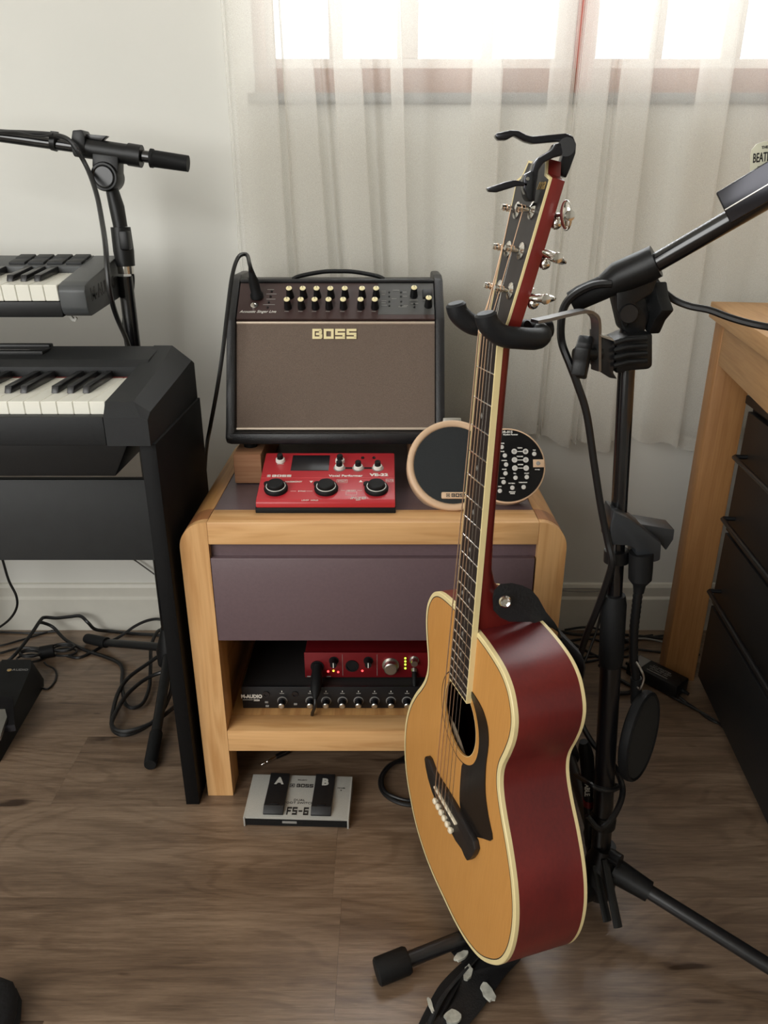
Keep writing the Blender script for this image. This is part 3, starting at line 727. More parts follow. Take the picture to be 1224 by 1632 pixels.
for px, py in ((820, 719), (838, 719), (820.5, 732.5), (838.5, 732.5), (821, 745.5), (839, 745.5)):
    x, y = rpx(px, py); o = dk if first else inst(dk, rm); first = False
    o.matrix_local = Mr @ Matrix.Translation((x, y, 0))
    if px < 830:
        MB().box((x+0.005, y-0.0005, -0.0028), (x+0.0135, y+0.0005, -0.0026), 0, Mr).build('panel_print', M_white, rm)
for s, px, py, sz, sx in (('DR-01S', 808, 688, 0.0055, 1.1), ('Rhythm Partner', 814, 692, 0.0034, 1.1), ('TEMPO', 829, 713.5, 0.0026, 1), ('VOLUME', 829, 727, 0.0026, 1), ('REVERB', 830, 740, 0.0026, 1), ('TAP', 852, 717, 0.0026, 1), ('FILL', 821, 754, 0.0026, 1), ('START', 840, 754, 0.0026, 1), ('PATTERN', 816, 770, 0.0024, 1), ('VARIATION', 834, 768.5, 0.0026, 1), ('POWER', 857, 748, 0.0022, 1), ('MEMORY\nWRITE', 817, 785, 0.0026, 1), ('SHAKER', 800, 706, 0.0024, 1), ('TAMB', 801, 719, 0.0024, 1), ('CONGA', 804, 733.5, 0.0024, 1), ('SNARE', 804, 747.5, 0.0024, 1), ('CAJON', 801, 761.5, 0.0024, 1), ('KICK', 797, 775, 0.0024, 1)):
    x, y = rpx(px, py); text(s, sz, M_white, rm, Mr @ Matrix.Translation((x, y, -0.0027)), sx=sx, bold=0.0001)
x, y = rpx(858, 738)
MB().box((x-0.008, y-0.0065, -0.0033), (RC2[0]+R2-0.002, y+0.0065, -0.0018), 0.0006, Mr).build('power_tab', M_tan, rm)
MB().lathe([(0.0035, 0), (0.003, 0.0012)], (x, y, -0.0018), M=Mr, seg=14).build('power_button', M_grey, rm)
x, y = rpx(728, 790)
MB().box((x-0.025, y-0.0055, -0.0005), (x+0.025, y+0.0055, 0.0045), 0.002, Mr).build('badge', M_tan, rm)
logo(rm, Mr @ Matrix.Translation((x+0.004, y, 0.0045)), 0.026, 0.0058, M_inkd, 0.0004, icon=True)
x, y = rpx(720, 669)
MB().box((-0.015, R1*2-0.006, -0.020), (0.015, R1*2+0.0062, -0.004), 0.002, Mr).build('dial', M_steel, rm)
MB().box((-0.02, 0.02, -0.075), (0.02, 0.05, -0.034), 0.002, Mr).build('prop_foot', M_rubber, rm)

# =================================================================== RACK INTERFACES ON SHELF
rk = thing('rack_audio_interface', 'black rack audio interface with a row of knobs on the nightstand shelf', 'audio interface', (-0.258, 1.126, 0.145))
MB().box((0, 0.004, 0.0015), (0.455, 0.24, 0.044), 0.001).build('case', M_dark, rk)
MB().box((0, 0, 0.001), (0.457, 0.004, 0.0475), 0.0008).build('front_plate', M_rack, rk)
Mk = frame(Vector((0, 0, 0)), (1, 0, 0), (0, 0, 1))
def kpx(px, py): q = P(px, py, 1.126); return q.x+0.258, q.z-0.145
for px in (450, 495, 520, 546, 571.5, 597, 623, 648.5, 674, 700):
    x, z = kpx(px, 1117)
    k = MB().lathe([(0.0078, 0), (0.0078, 0.003), (0.006, 0.0035), (0.0055, 0.014)], (x, 0, z), (0, -1, 0), 24).build('knob', M_gun, rk)
    MB().lathe([(0.0092, 0), (0.0088, 0.0008)], (x, 0, z), (0, -1, 0), 28).build('knob_ring', M_grey, k)
    MB().lathe([(0.005, 0.0139), (0.0054, 0.016), (0.004, 0.017)], (x, 0, z), (0, -1, 0), 24).build('knob_cap', M_steel, k)
    z2 = kpx(px, 1103)[1]; MB().box((x-0.0006, -0.0003, z2), (x+0.0006, 0.0005, z2+0.003)).build('panel_print', M_white, rk)
    MB().box((x-0.004, -0.0003, z2-0.0035), (x+0.004, 0.0005, z2-0.002)).build('panel_print', M_grey, rk)
for px, py in ((424, 1106), (470, 1106)): x, z = kpx(px, py); MB().lathe([(0.0062, 0), (0.0062, 0.002), (0.0042, 0.002), (0.0042, 0.0005)], (x, 0, z), (0, -1, 0), 20).build('jack_socket', M_gun, rk)
for px, py in ((425, 1119), (426, 1125), (471, 1122)): x, z = kpx(px, py); MB().box((x-0.003, -0.001, z-0.002), (x+0.003, 0.001, z+0.002), 0.0004).build('button', M_grey, rk)
x, z = kpx(401, 1110); text('M-AUDIO', 0.0105, M_white, rk, Mk @ Matrix.Translation((x, z, 0.0003)), bold=0.0005, sx=0.85)
x, z = kpx(409, 1115); text('2626', 0.0055, M_white, rk, Mk @ Matrix.Translation((x, z-0.001, 0.0003)), bold=0.0002)
MB().box((kpx(387, 1115)[0], -0.0003, kpx(401, 1115.5)[1]), (kpx(403, 1115)[0], 0.0005, kpx(401, 1115)[1])).build('panel_print', M_white, rk)
ri = thing('red_audio_interface', 'small red audio interface with lit meters on top of the rack unit', 'audio interface', (-0.144, 1.152, 0.1925))
MB().box((0, 0.003, 0.0015), (0.225, 0.14, 0.054), 0.003).build('case', M_redal, ri)
MB().box((-0.001, 0, 0.0022), (0.226, 0.003, 0.0555), 0.001).build('front_plate', M_redal, ri)
for sx in (0.02, 0.2): MB().box((sx-0.008, 0.02, -0.0), (sx+0.008, 0.12, 0.002)).build('foot', M_rubber, ri)
def ipx(px, py): q = P(px, py, 1.152); return q.x+0.144, q.z-0.1925
def ilathe(nm, prof, px, py, m, seg=24): x, z = ipx(px, py); return MB().lathe(prof, (x, 0, z), (0, -1, 0), seg).build(nm, m, ri)
ilathe('main_knob', [(0.0155, 0), (0.0155, 0.001), (0.0128, 0.001), (0.0122, 0.014), (0.0105, 0.0155)], 622.5, 1060, M_steel, 36)
ilathe('input_socket', [(0.0120, 0), (0.0120, 0.002), (0.0095, 0.002), (0.0095, 0.0005)], 505.5, 1062, M_rubber, 28)
ilathe('input_socket', [(0.0120, 0), (0.0120, 0.002), (0.0095, 0.002), (0.0095, 0.0005)], 561, 1061, M_rubber, 28)
for px in (532, 587): ilathe('knob', [(0.0088, 0), (0.0088, 0.0008), (0.0066, 0.0008), (0.006, 0.015)], px, 1053, M_rubber)
for px in (532, 587): x, z = ipx(px, 1053); MB().box((x-0.0008, -0.0158, z-0.005), (x+0.0008, -0.015, z+0.005)).build('pointer', M_white, ri)
ilathe('headphone_knob', [(0.0088, 0), (0.0088, 0.0008), (0.0068, 0.0008), (0.006, 0.013)], 660, 1052, M_steel)
for px, py, m in ((523, 1070, M_ledr), (531.5, 1069, M_ledy), (539, 1071, M_ledr), (577.5, 1069, M_ledr), (646, 1049, M_ledg), (646, 1054, M_ledg), (646, 1059, M_ledg), (646, 1065, M_ledg)):
    ilathe('indicator_light', [(0.0020, 0), (0.0018, 0.001)], px, py, m, 12)
for px in (546, 601): x, z = ipx(px, 1060); MB().box((x-0.0003, -0.0003, 0.006), (x+0.0003, 0.0005, 0.052)).build('panel_print', M_grey, ri)
for px, py in ((524, 1078), (493, 1078)): x, z = ipx(px, py); MB().box((x-0.004, -0.0003, z-0.001), (x+0.004, 0.0005, z+0.001)).build('panel_print', M_grey, ri)
xlr = thing('microphone_plug', 'black plug and cord in the red interface left socket', 'cable plug', P(505.5, 1062, 1.15))
MB().lathe([(0.0093, -0.001), (0.0095, 0.016), (0.0105, 0.020), (0.0098, 0.046), (0.006, 0.058), (0.0035, 0.064)], (0, 0, 0), (0, -1, -0.55), 24).build('plug', M_rubber, xlr)
e = Vector((0, -1, -0.55)).normalized()*0.06
mb = MB(); mb.sweep(spline([e, e+Vector((0, -0.008, -0.012)), Vector((-0.006, -0.052, -0.062)), Vector((-0.012, -0.035, -0.0865)), Vector((-0.02, 0.0, -0.093)) + Vector((-0.01, -0.031, -0.005)), Vector((-0.07, -0.033, -0.0985))], 6), 0.003, 8); mb.build('cord', M_cable, xlr)
hpj = thing('headphone_plug', 'short steel and black plug under the interface headphone knob', 'cable plug', P(660, 1066, 1.152))
MB().lathe([(0.0045, -0.0005), (0.0045, 0.004), (0.0035, 0.006), (0.0045, 0.010), (0.0045, 0.026), (0.003, 0.032)], (0, 0, 0), (0, -1, -0.9), 16).build('plug', M_rubber, hpj)
MB().lathe([(0.0055, -0.0005), (0.0055, 0.006)], (0, 0, 0), (0, -1, -0.9), 16).build('collar', M_steel, hpj)

# =================================================================== DUAL FOOTSWITCH ON FLOOR
fs_ = thing('dual_footswitch', 'silver dual footswitch with two black pedals on the floor below the nightstand', 'footswitch', (-0.152, 0.990, 0), (0, 0, math.radians(-2.0)))
FW = 0.0915; FD = 0.091
MB().prism([(-0.0012, 0.0015), (FD-0.002, 0.0015), (FD-0.002, 0.026), (-0.0012, 0.0158)], -FW+0.004, FW-0.004, 0).build('chassis', M_rubber, fs_)
MB().prism([(-0.002, 0.0165), (FD, 0.027), (FD, 0.0305), (-0.002, 0.0200)], -FW, FW, 0, bev=0.0005).build('top_plate', M_silver, fs_)
for sg in (-1, 1):
    a, b = sorted((sg*FW, sg*(FW-0.003))); MB().prism([(-0.003, 0.0), (FD, 0.0), (FD, 0.0305), (-0.003, 0.0200)], a, b, 0, bev=0.0005).build('side_cheek', M_silver, fs_)
fv = Vector((0, FD+0.002, 0.0105)); Mf = frame(Vector((0, -0.002, 0.0200)), (1, 0, 0), fv) @ Matrix.Diagonal((1, FD/0.104, 1, 1))
for cx, ch in ((-0.0405, 'A'), (0.0425, 'B')):
    pd_ = MB().prism([(0.006, 0.0005), (0.006, 0.004), (0.020, 0.0105), (0.026, 0.0095), (0.080, 0.0055), (0.104, 0.008), (0.104, 0.0)], cx-0.0175, cx+0.0175, 0, Mf, bev=0.0008).build('pedal_'+('a' if ch == 'A' else 'b'), M_fsblk, fs_)
    pd_.name = 'pedal'
    MB().box((cx-0.008, 0.0225, 0.010), (cx+0.008, 0.0250, 0.0115), 0.0003, Mf).build('ridge', M_gun, pd_)
    text(ch, 0.021, M_silver, pd_, Mf @ Matrix.Translation((cx+0.001, 0.084, 0.0062)) @ Matrix.Rotation(math.radians(6), 4, 'X'), bold=0.0010, ext=0.0006)
logo(fs_, Mf @ Matrix.Translation((0.007, 0.0800, 0.0002)), 0.030, 0.0085, M_inkd, 0.0003, icon=True)
text('DUAL\nFOOT SWITCH', 0.0068, M_inkd, fs_, Mf @ Matrix.Translation((0.001, 0.0400, 0.0003)), sx=1.15)
logo(fs_, Mf @ Matrix.Translation((0.0010, 0.0170, 0.0003)), 0.038, 0.0185, M_inkd, 0.0003, word='FS-6')
text('POWER', 0.004, M_inkd, fs_, Mf @ Matrix.Translation((0.073, 0.076, 0.0003))); text('•', 0.01, M_inkd, fs_, Mf @ Matrix.Translation((0.073, 0.070, 0.0003)))
text('POLARITY', 0.0038, M_inkd, fs_, Mf @ Matrix.Translation((0.001, 0.094, 0.0003)))
MB().box((-0.024, -0.0020, 0.008), (0.001, 0.0, 0.0125)).build('rating_label', M_grey, fs_)

# =================================================================== DIGITAL PIANO
XP = -0.336; PL = 1.326
pn = thing('digital_piano', 'black digital piano with white keys on a black slab stand', 'piano', (XP, 1.03, 0.677))
KX = -0.064       # right edge of the keys from the piano's right end
# local: x to the left is negative
KZ = 0.0605       # key top
pbm = MB()
pbm.box((-PL+0.065, 0.0, 0.0), (KX+0.001, 0.018, 0.0425), 0.002); pbm.build('front_rail', M_piano, pn)
MB().box((-PL+0.004, 0.0185, 0.001), (-0.004, 0.285, 0.035)).build('bottom_case', M_piano, pn)
MB().prism([(0.180, 0.036), (0.290, 0.036), (0.290, 0.080), (0.276, 0.0945), (0.200, 0.086), (0.182, 0.077)], -PL+0.002, -0.050, 0, bev=0.001).build('top_case', M_piano, pn)
def endblock(x_in, x_out, x_top, nm='end_block'):
    # chamfered block at the end of the keyboard
    sg_ = 1 if x_out > x_in else -1
    secs = [(0.0, 0.042, 0.038, 0.010), (0.016, 0.0612, 0.046, 0.022), (0.180, 0.080, 0.060, 0.026), (0.276, 0.0955, 0.0695, 0.031), (0.292, 0.085, 0.062, 0.030)]
    vs = []; fs = []
    for y_, zt, zc_, dx in secs: vs += [(x_in, y_, 0.0), (x_in, y_, zt), (x_out-sg_*dx, y_, zt), (x_out, y_, zc_), (x_out, y_, 0.0)]
    for i in range(len(secs)-1):
        for k in range(5):
            k2 = (k+1) % 5; fs.append((i*5+k, i*5+k2, (i+1)*5+k2, (i+1)*5+k))
    fs.append((0, 1, 2, 3, 4)); fs.append(tuple(20+k for k in range(5)))
    MB().add(vs, fs).build(nm, M_piano, pn, ang=15)
endblock(KX+0.0015, 0.0, -0.026); endblock(-PL-0.002+0.062, -PL, -PL+0.026)
MB().box((-PL+0.06, 0.176, 0.050), (KX, 0.181, 0.0613)).build('felt_strip', M_redfelt, pn)
WK = 0.02335
wk = MB(); wk.box((-WK/2+0.0003, 0.019, KZ-0.019), (WK/2-0.0003, 0.178, KZ), 0.0009, seg=1)
wk0 = wk.build('white_key', M_ivory, pn)
bk0 = MB().prism([(0.068, KZ+0.0002), (0.074, KZ+0.0105), (0.176, KZ+0.012), (0.176, KZ+0.0002)], -0.0052, 0.0052, 0, bev=0.0008).build('black_key', M_ebony, pn)
pat = 'CBAGFED'; nb = {'B': 1, 'A': 1, 'G': 1, 'E': 1, 'D': 1}   # a black key sits on the left boundary of these
fw = fb = True
for i in range(51):
    xc = KX-WK*(i+0.5)
    if xc < -PL+0.07: break
    o = wk0 if fw else inst(wk0, pn); fw = False; o.location = (xc, 0, 0)
    if nb.get(pat[i % 7]):
        o = bk0 if fb else inst(bk0, pn); fb = False; o.location = (xc-WK/2+0.0015, 0, 0)
MB().box((-0.61, 0.225, 0.088), (-0.235, 0.262, 0.0945), 0.0005).build('control_strip', M_blk, pn)
MB().box((-0.62, 0.268, 0.090), (-0.24, 0.284, 0.0985), 0.002).build('music_rest_slot', M_blk, pn)
MB().box((-0.45, 0.24, 0.0944), (-0.262, 0.2407, 0.0947)).build('panel_print', M_grey, pn)
# underside speaker pod
MB().prism([(-1.27, 0.0), (-0.045, 0.0), (-0.078, -0.066), (-1.24, -0.066)], 0.055, 0.25, 1, bev=0.002).build('speaker_pod', M_blk, pn)
st = thing('piano_stand', 'black laminate slab stand with a charcoal front panel under the piano', 'piano stand', (XP, 1.045, 0))
MB().prism([(-0.004, 0), (0.278, 0), (0.278, 0.6765), (-0.004, 0.6765)], -0.020, 0.004, 0, bev=0.001).build('side_slab', M_stand, st)
MB().prism([(-0.004, 0), (0.278, 0), (0.278, 0.6765), (-0.004, 0.6765)], -PL-0.004, -PL+0.028, 0, bev=0.001).build('side_slab', M_stand, st)
MB().box((-PL+0.028, 0.150, 0.413), (-0.020, 0.166, 0.565), 0.001).build('front_panel', M_panel, st)
MB().box((-PL+0.028, 0.005, 0.655), (-PL+0.068, 0.25, 0.6765)).build('bracket', M_stand, st)
MB().box((-0.068, 0.04, 0.660), (-0.020, 0.25, 0.6765)).build('bracket', M_stand, st)

# =================================================================== UPPER KEYBOARD
kb = thing('midi_keyboard', 'grey pad controller keyboard on the upper tier behind the piano', 'keyboard', (P(190, 466, 1.33).x-0.040, 1.285, 0.822), (math.radians(5), 0, 0))
KL = 0.98
def kbend(x0, x1, nm):
    pr_ = [(0.0, 0.016), (0.004, 0.006), (0.014, 0.0), (0.19, 0.0), (0.205, 0.012), (0.205, 0.066), (0.19, 0.072), (0.022, 0.056), (0.006, 0.052), (0.0, 0.044)]
    return MB().prism(pr_, x0, x1, 0, bev=0.0025).build(nm, M_kbd, kb)
kbend(-0.045, 0.0, 'end_cheek'); kbend(-KL, -KL+0.05, 'end_cheek')
MB().box((-KL+0.05, 0.003, 0.0), (-0.045, 0.20, 0.026), 0.002).build('lower_case', M_blk, kb)
MB().prism([(0.118, 0.026), (0.200, 0.026), (0.205, 0.066), (0.190, 0.072), (0.118, 0.064)], -KL+0.05, -0.045, 0, bev=0.001).build('rear_panel', M_kbd, kb)
WK2 = 0.0232
w2 = MB().box((-WK2/2+0.0004, 0.003, 0.027), (WK2/2-0.0004, 0.118, 0.053), 0.001, seg=1).build('white_key', M_ivory, kb)
b2 = MB().prism([(0.034, 0.0532), (0.040, 0.063), (0.117, 0.065), (0.117, 0.0532)], -0.0055, 0.0055, 0, bev=0.001).build('black_key', M_ebony, kb)
fw = fb = True
for i in range(37):
    xc = -0.046-WK2*(i+0.5)
    o = w2 if fw else inst(w2, kb); fw = False; o.location = (xc, 0, 0)
    if nb.get(pat[i % 7]):
        o = b2 if fb else inst(b2, kb); fb = False; o.location = (xc-WK2/2+0.0015, 0, 0)
pd0 = MB().box((-0.0145, -0.0125, -0.001), (0.0145, 0.0125, 0.0045), 0.0015).build('pad', M_pad, kb)
first = True
for i in range(4):
    for j in range(2):
        o = pd0 if first else inst(pd0, kb); first = False
        o.location = (-0.062-0.034*i, 0.142+0.030*j, 0.0665+0.0033*j); o.rotation_euler = (0.11, 0, 0)
Mside = frame(Vector((0.0002, 0.088, 0.032)), (0, 1, 0), (0, 0, 1))
text('M-AUDIO', 0.030, M_inkd, kb, Mside, ext=0.0004, bold=0.0006)
MB().prism([(-0.060, 0.0), (-0.054, 0.0), (-0.046, -0.012), (-0.042, -0.009), (-0.040, -0.012), (-0.044, -0.017), (-0.049, -0.016)], 0.045, 0.050, 1).build('strap_hook', M_white, kb)
ks = thing('keyboard_stand', 'black second-tier stand carrying the upper keyboard, left of the frame', 'keyboard stand', (-1.2, 1.33, 0))
for xx in (-0.20, 0.19):
    MB().box((xx-0.015, 0.16, 0.02), (xx+0.015, 0.19, 0.83), 0.003).build('post', M_blk2, ks)
    MB().box((xx-0.015, -0.03, 0.8135), (xx+0.015, 0.20, 0.8215+0.0)).build('arm', M_blk2, ks)
    MB().box((xx-0.02, -0.02, 0.0), (xx+0.02, 0.28, 0.02), 0.004).build('foot', M_blk2, ks)

# =================================================================== LEFT MICROPHONE STAND
YS = 1.45
lm = thing('microphone_stand', 'black boom microphone stand with a round clutch behind the piano, at left', 'microphone stand', (-0.487, YS, 0))
L0 = Vector((-0.487, YS, 0))
def lp(px, py, D=YS): return P(px, py, D)-L0
MB().cyl((0, 0, 0.03), lp(199, 440), 0.0135).build('lower_tube', M_steelboom, lm)
MB().lathe([(0.0145, 0), (0.0145, 0.02)], lp(201, 436), lp(197, 400)-lp(201, 436)).build('collar', M_chrome, lm)
MB().sweep([lp(200.5, 424), lp(197, 400), lp(192, 362)], [0.0165, 0.0185, 0.0175], 20).build('clutch', M_blk, lm)
MB().box(lp(197, 398)-Vector((0, 0.022, 0)), lp(209, 367)+Vector((0, 0.0, 0)), 0.004).build('clutch_wing', M_blk, lm)
MB().sweep([lp(192, 362), lp(186, 330), lp(178, 300)], [0.0125, 0.0135, 0.011], 20).build('neck', M_blk, lm)
c = lp(172, 282)
MB().lathe([(0.022, -0.022), (0.024, -0.018), (0.024, 0.018), (0.022, 0.022)], c, (0, -1, 0), 32).build('swivel_disc', M_blk, lm)
MB().lathe([(0.019, 0.022), (0.018, 0.025), (0.016, 0.0235)], c, (0, -1, 0), 32).build('swivel_cap', M_blk2, lm)
MB().prism([tuple(lp(*q).xz) for q in ((152, 245), (193, 250), (193, 285), (152, 280))], -0.016, 0.016, 1, bev=0.002).build('yoke', M_blk, lm)
MB().cyl(lp(-120, 200), lp(270, 255), 0.0098).build('boom_tube', M_steelboom, lm)
MB().cyl(lp(120, 233.5), lp(210, 247), 0.0165).build('boom_sleeve', M_blk, lm)
MB().cyl(lp(205, 246), lp(226, 249.5), 0.0185).build('sleeve_nut', M_blk, lm)
MB().sweep([lp(240, 252), lp(244, 252.6), lp(246, 253), lp(300, 261)], [0.0158, 0.0158, 0.0142, 0.0136], 18).build('counter_grip', M_rubber, lm)
MB().prism([tuple(lp(*q).xz) for q in ((121, 209), (136, 208), (141, 218), (141, 245), (122, 248), (118, 232))], -0.017, 0.017, 1, bev=0.002).build('lever_mount', M_blk, lm)
MB().prism([tuple(lp(*q).xz) for q in ((139, 214), (173, 217), (164, 225), (141, 221))], -0.007, 0.007, 1, bev=0.001).build('lever', M_blk2, lm)
MB().cyl(lp(83, 225), lp(91, 227), 0.0150).build('cable_clip', M_blk, lm)
MB().prism([tuple(lp(*q).xz) for q in ((82, 209), (92, 210), (92, 222), (83, 222))], -0.005, 0.005, 1).build('clip_tab', M_blk, lm)
MB().lathe([(0.030, 0.0), (0.030, 0.035), (0.018, 0.075), (0.0145, 0.09)], (0, 0, 0.03)).build('hub', M_blk, lm)
for (px, py) in ((240, 1216), (140, 1016), (400, 1010)):
    f = PZ(px, py, 0.012)-L0 if px < 300 else Vector((0.26, 0.08, 0.012))
    if px == 140: f = Vector((-0.24, 0.125, 0.012))
    d = Vector((f.x, f.y, 0)).normalized()
    MB().sweep([d*0.02+Vector((0, 0, 0.062)), Vector((f.x*0.8, f.y*0.8, 0.018))], [0.0115, 0.0105], 16, flat=0.8).build('leg', M_blk, lm)
    MB().sweep([Vector((f.x*0.76, f.y*0.76, 0.020)), Vector((f.x, f.y, 0.0125)), Vector((f.x*1.02, f.y*1.02, 0.0125))], [0.0130, 0.0125, 0.011], 16).build('rubber_foot', M_rubber, lm)
cable('stand_cable', [P(-30, 205, 1.435), P(0, 210, 1.432), P(45, 212, 1.43), P(85, 215, 1.428), P(108, 222, 1.42), P(122, 238, 1.418), P(140, 270, 1.42), P(154, 310, 1.38), P(162, 350, 1.32), P(168, 390, 1.26), P(171, 430, 1.235), P(176, 470, 1.235), P(186, 505, 1.27), P(203, 545, 1.355), P(214, 585, 1.40)],
      0.0042, 'black cable clipped to the left boom and hanging beside its stand')
cable('thin_stand_cable', [P(-30, 213, 1.431), P(20, 210, 1.424), P(60, 217, 1.425), P(84, 214, 1.424)], 0.002, 'thin second wire lying along the left boom tube')
cable('hanging_cord', [P(203, 425, 1.476), P(212, 440, 1.48), P(210, 470, 1.48), P(200, 490, 1.48), P(197, 520, 1.48), P(203, 560, 1.48)], 0.0028, 'short black cord drooping behind the left stand tube')

# =================================================================== LEFT FLOOR THINGS
sp = thing('sustain_pedal', 'black sustain pedal with a silver foot plate, at the left edge of the floor', 'pedal', (PZ(0, 1215, 0).x, PZ(0, 1215, 0).y, 0), (0, 0, 0))
S0 = Vector(sp.location)
rx = S0.x
def sp_l(px, py, z=0): return PZ(px, py, z)-S0
b0 = sp_l(0, 1215); b1 = sp_l(70, 1094); b2_ = b1+Vector((-0.012, 0.028, 0)); w = Vector((-0.085, 0.0, 0)); up_ = Vector((0, 0, 1))
vs = [b0+w, b0, b1, b2_, b2_+w*1.0, b0+w+up_*0.022, b0+up_*0.022+Vector((-0.006, 0, 0)), b1+up_*0.05+Vector((-0.02, 0, 0)), b2_+up_*0.052+Vector((-0.02, 0, 0)), b2_+w+up_*0.052]
MB().add(vs, [(0, 1, 2, 3, 4), (5, 9, 8, 7, 6), (0, 5, 6, 1), (1, 6, 7, 2), (2, 7, 8, 3), (3, 8, 9, 4), (4, 9, 5, 0)]).build('base', M_blk, sp, ang=20)
a_ = sp_l(-40, 1150, 0.055); 
pv = [sp_l(-60, 1132, 0.062), sp_l(8, 1130, 0.062), sp_l(11, 1142, 0.060), sp_l(0, 1175, 0.050), sp_l(-70, 1190, 0.05)]
vs = pv+[p-up_*0.008 for p in pv]; MB().add(vs, [(0, 1, 2, 3, 4), (5, 9, 8, 7, 6)]+[(i, i+5, (i+1) % 5+5, (i+1) % 5) for i in range(5)]).build('foot_plate', M_steel, sp)
pv = [sp_l(-50, 1112, 0.056), sp_l(20, 1110, 0.056), sp_l(23, 1155, 0.050), sp_l(-55, 1165, 0.050)]
vs = pv+[p-up_*0.015 for p in pv]; MB().add(vs, [(0, 1, 2, 3), (4, 7, 6, 5)]+[(i, i+4, (i+1) % 4+4, (i+1) % 4) for i in range(4)]).build('pivot_cover', M_gun, sp)
q = sp_l(28, 1067.5, 0.0535); text('M-AUDIO', 0.0085, M_grey, sp, Matrix.Translation(q) @ Matrix.Rotation(0.15, 4, 'X'), sx=1.3)
MB().lathe([(0.0045, 0), (0.0045, 0.0004)], sp_l(15, 1068, 0.0532), (0, -0.1, 1)).build('emblem', M_gold, sp)

FZ = 0.0045
def fc(name, pts, label, r=0.0042, z=None, **k):
    w = []
    for q in pts:
        zz = q[2] if len(q) > 2 else r+0.0004
        w.append(PZ(q[0], q[1], zz))
    return cable(name, w, r, label, **k)
fc('floor_cable', [(-60, 1105), (0, 1063, .012), (25, 1042, .03), (50, 1010, .05), (65, 988, .06), (72, 984, .06), (90, 985, .055), (110, 983, .055), (128, 982, .055), (140, 992, .045), (152, 1003, .02), (175, 1006), (215, 1010), (250, 1012), (300, 1015)], 'black cable rising and arching over the floor by the baseboard')
fc('looped_cable', [(60, 992, .05), (70, 993, .045), (85, 1000, .03), (105, 1020, .012), (135, 1036), (165, 1046), (188, 1056), (195, 1068), (194, 1085), (196, 1105, .01), (200, 1122, .012), (212, 1128, .012), (228, 1120, .012), (238, 1095, .012), (240, 1060, .02), (241, 1030, .03), (250, 1008, .04), (262, 1003, .03), (285, 1006, .03)], 'black cable dropping into a loop on the floor beside the piano stand')
fc('coiled_cable', [(285, 1030, .05), (262, 1040, .04), (235, 1058, .03), (205, 1080, .02), (188, 1105, .014), (179, 1140, .012), (180, 1162, .012), (195, 1171, .012), (220, 1165, .014), (250, 1145, .02), (268, 1115, .03), (274, 1090, .04), (268, 1072, .04), (250, 1074, .035), (225, 1087, .03), (200, 1110, .024), (184, 1137, .022), (178, 1155, .022), (190, 1165, .022), (215, 1163, .024), (250, 1148, .024), (285, 1122, .02), (310, 1110, .01)], 'heavy black cable lying in large overlapping coils by the piano stand', r=0.0045)
fc('crossing_cable', [(-40, 1048), (0, 1041), (30, 1033), (60, 1033), (75, 1037)], 'short black cable running from the left edge to the tied bundle', r=0.003)
fc('bundle_tail', [(106, 1045), (125, 1048), (145, 1040), (170, 1026), (195, 1012, .02), (215, 998, .04), (235, 989, .05), (255, 987, .05), (280, 996, .04)], 'black cable leaving the tied bundle and arching toward the piano stand', r=0.0036)
fc('baseboard_cable', [(-40, 1006), (20, 1008), (50, 1009), (90, 1006)], 'thin cord along the foot of the baseboard at left', r=0.0025)
fc('baseboard_cable', [(-40, 1034), (0, 1029), (30, 1021), (60, 1012), (84, 1005)], 'thin cord slanting across the floor to the baseboard at left', r=0.0025)
cable('piano_power_cord', [P(-8, 850, 1.5), P(5, 895, 1.5), P(14, 925, 1.5), P(26, 950, 1.5), P(26, 970, 1.5), P(12, 990, 1.51), P(-15, 1008, 1.53), P(-40, 1020, 1.55)], 0.0028, 'black cord hanging below the piano panel near the left wall')
cable('wall_wire', [P(195, 880, 1.635), P(215, 893, 1.635), P(232, 905, 1.635), P(255, 922, 1.632), P(290, 950, 1.63)], 0.0018, 'thin dark wire against the wall just above the baseboard', m=mat('wire_grey', (70, 66, 62), 0.5))
tb = thing('tied_cable_bundle', 'small tied bundle of black cable loops in front of the sustain pedal', 'cable bundle', PZ(75, 1048, 0))
T0 = Vector(tb.location)
MB().cyl((-0.012, -0.004, 0.016), (0.016, 0.006, 0.016), 0.015, seg=16).build('wrap', M_rubber, tb)
for k, (ox, oy, rr, zz) in enumerate(((-0.035, -0.012, 0.026, 0.006), (-0.036, -0.006, 0.020, 0.014), (-0.03, -0.01, 0.023, 0.021), (0.036, 0.014, 0.026, 0.006), (0.034, 0.018, 0.021, 0.014), (0.036, 0.012, 0.024, 0.022))):
    pts = [(ox+rr*math.cos(t*PI/4)*1.15, oy+rr*0.6*math.sin(t*PI/4), zz) for t in range(8)]
    sp2 = spline(pts, 5, True); sp2.append(sp2[0]); MB().sweep(sp2, 0.0026, 8, caps=False).build('loop', M_cable, tb)
fc('pedal_cord', [(66, 1096), (76, 1098), (86, 1088), (90, 1075), (86, 1066), (75, 1060, .015), (70, 1055, .02)], 'thin pedal cord curling around from the bundle to the sustain pedal', r=0.0022)
fc('left_tail', [(-30, 1058), (0, 1056), (20, 1053), (40, 1055, .008)], 'thin cable leading left out of the tied bundle', r=0.0022)
sl = thing('slipper', 'dark fuzzy slipper toe just showing in the bottom left corner', 'slipper', PZ(-36, 1668, 0))
MB().sphere((0, 0, 0.022), 0.045, sx=1.0, sy=1.7, sz=0.48).build('upper', mat('fuzzy_black', (18, 18, 20), 0.95, bump=1.0, bscale=200), sl)
MB().sphere((0, 0, 0.006), 0.046, sx=1.02, sy=1.72, sz=0.13).build('sole', M_rubber, sl)
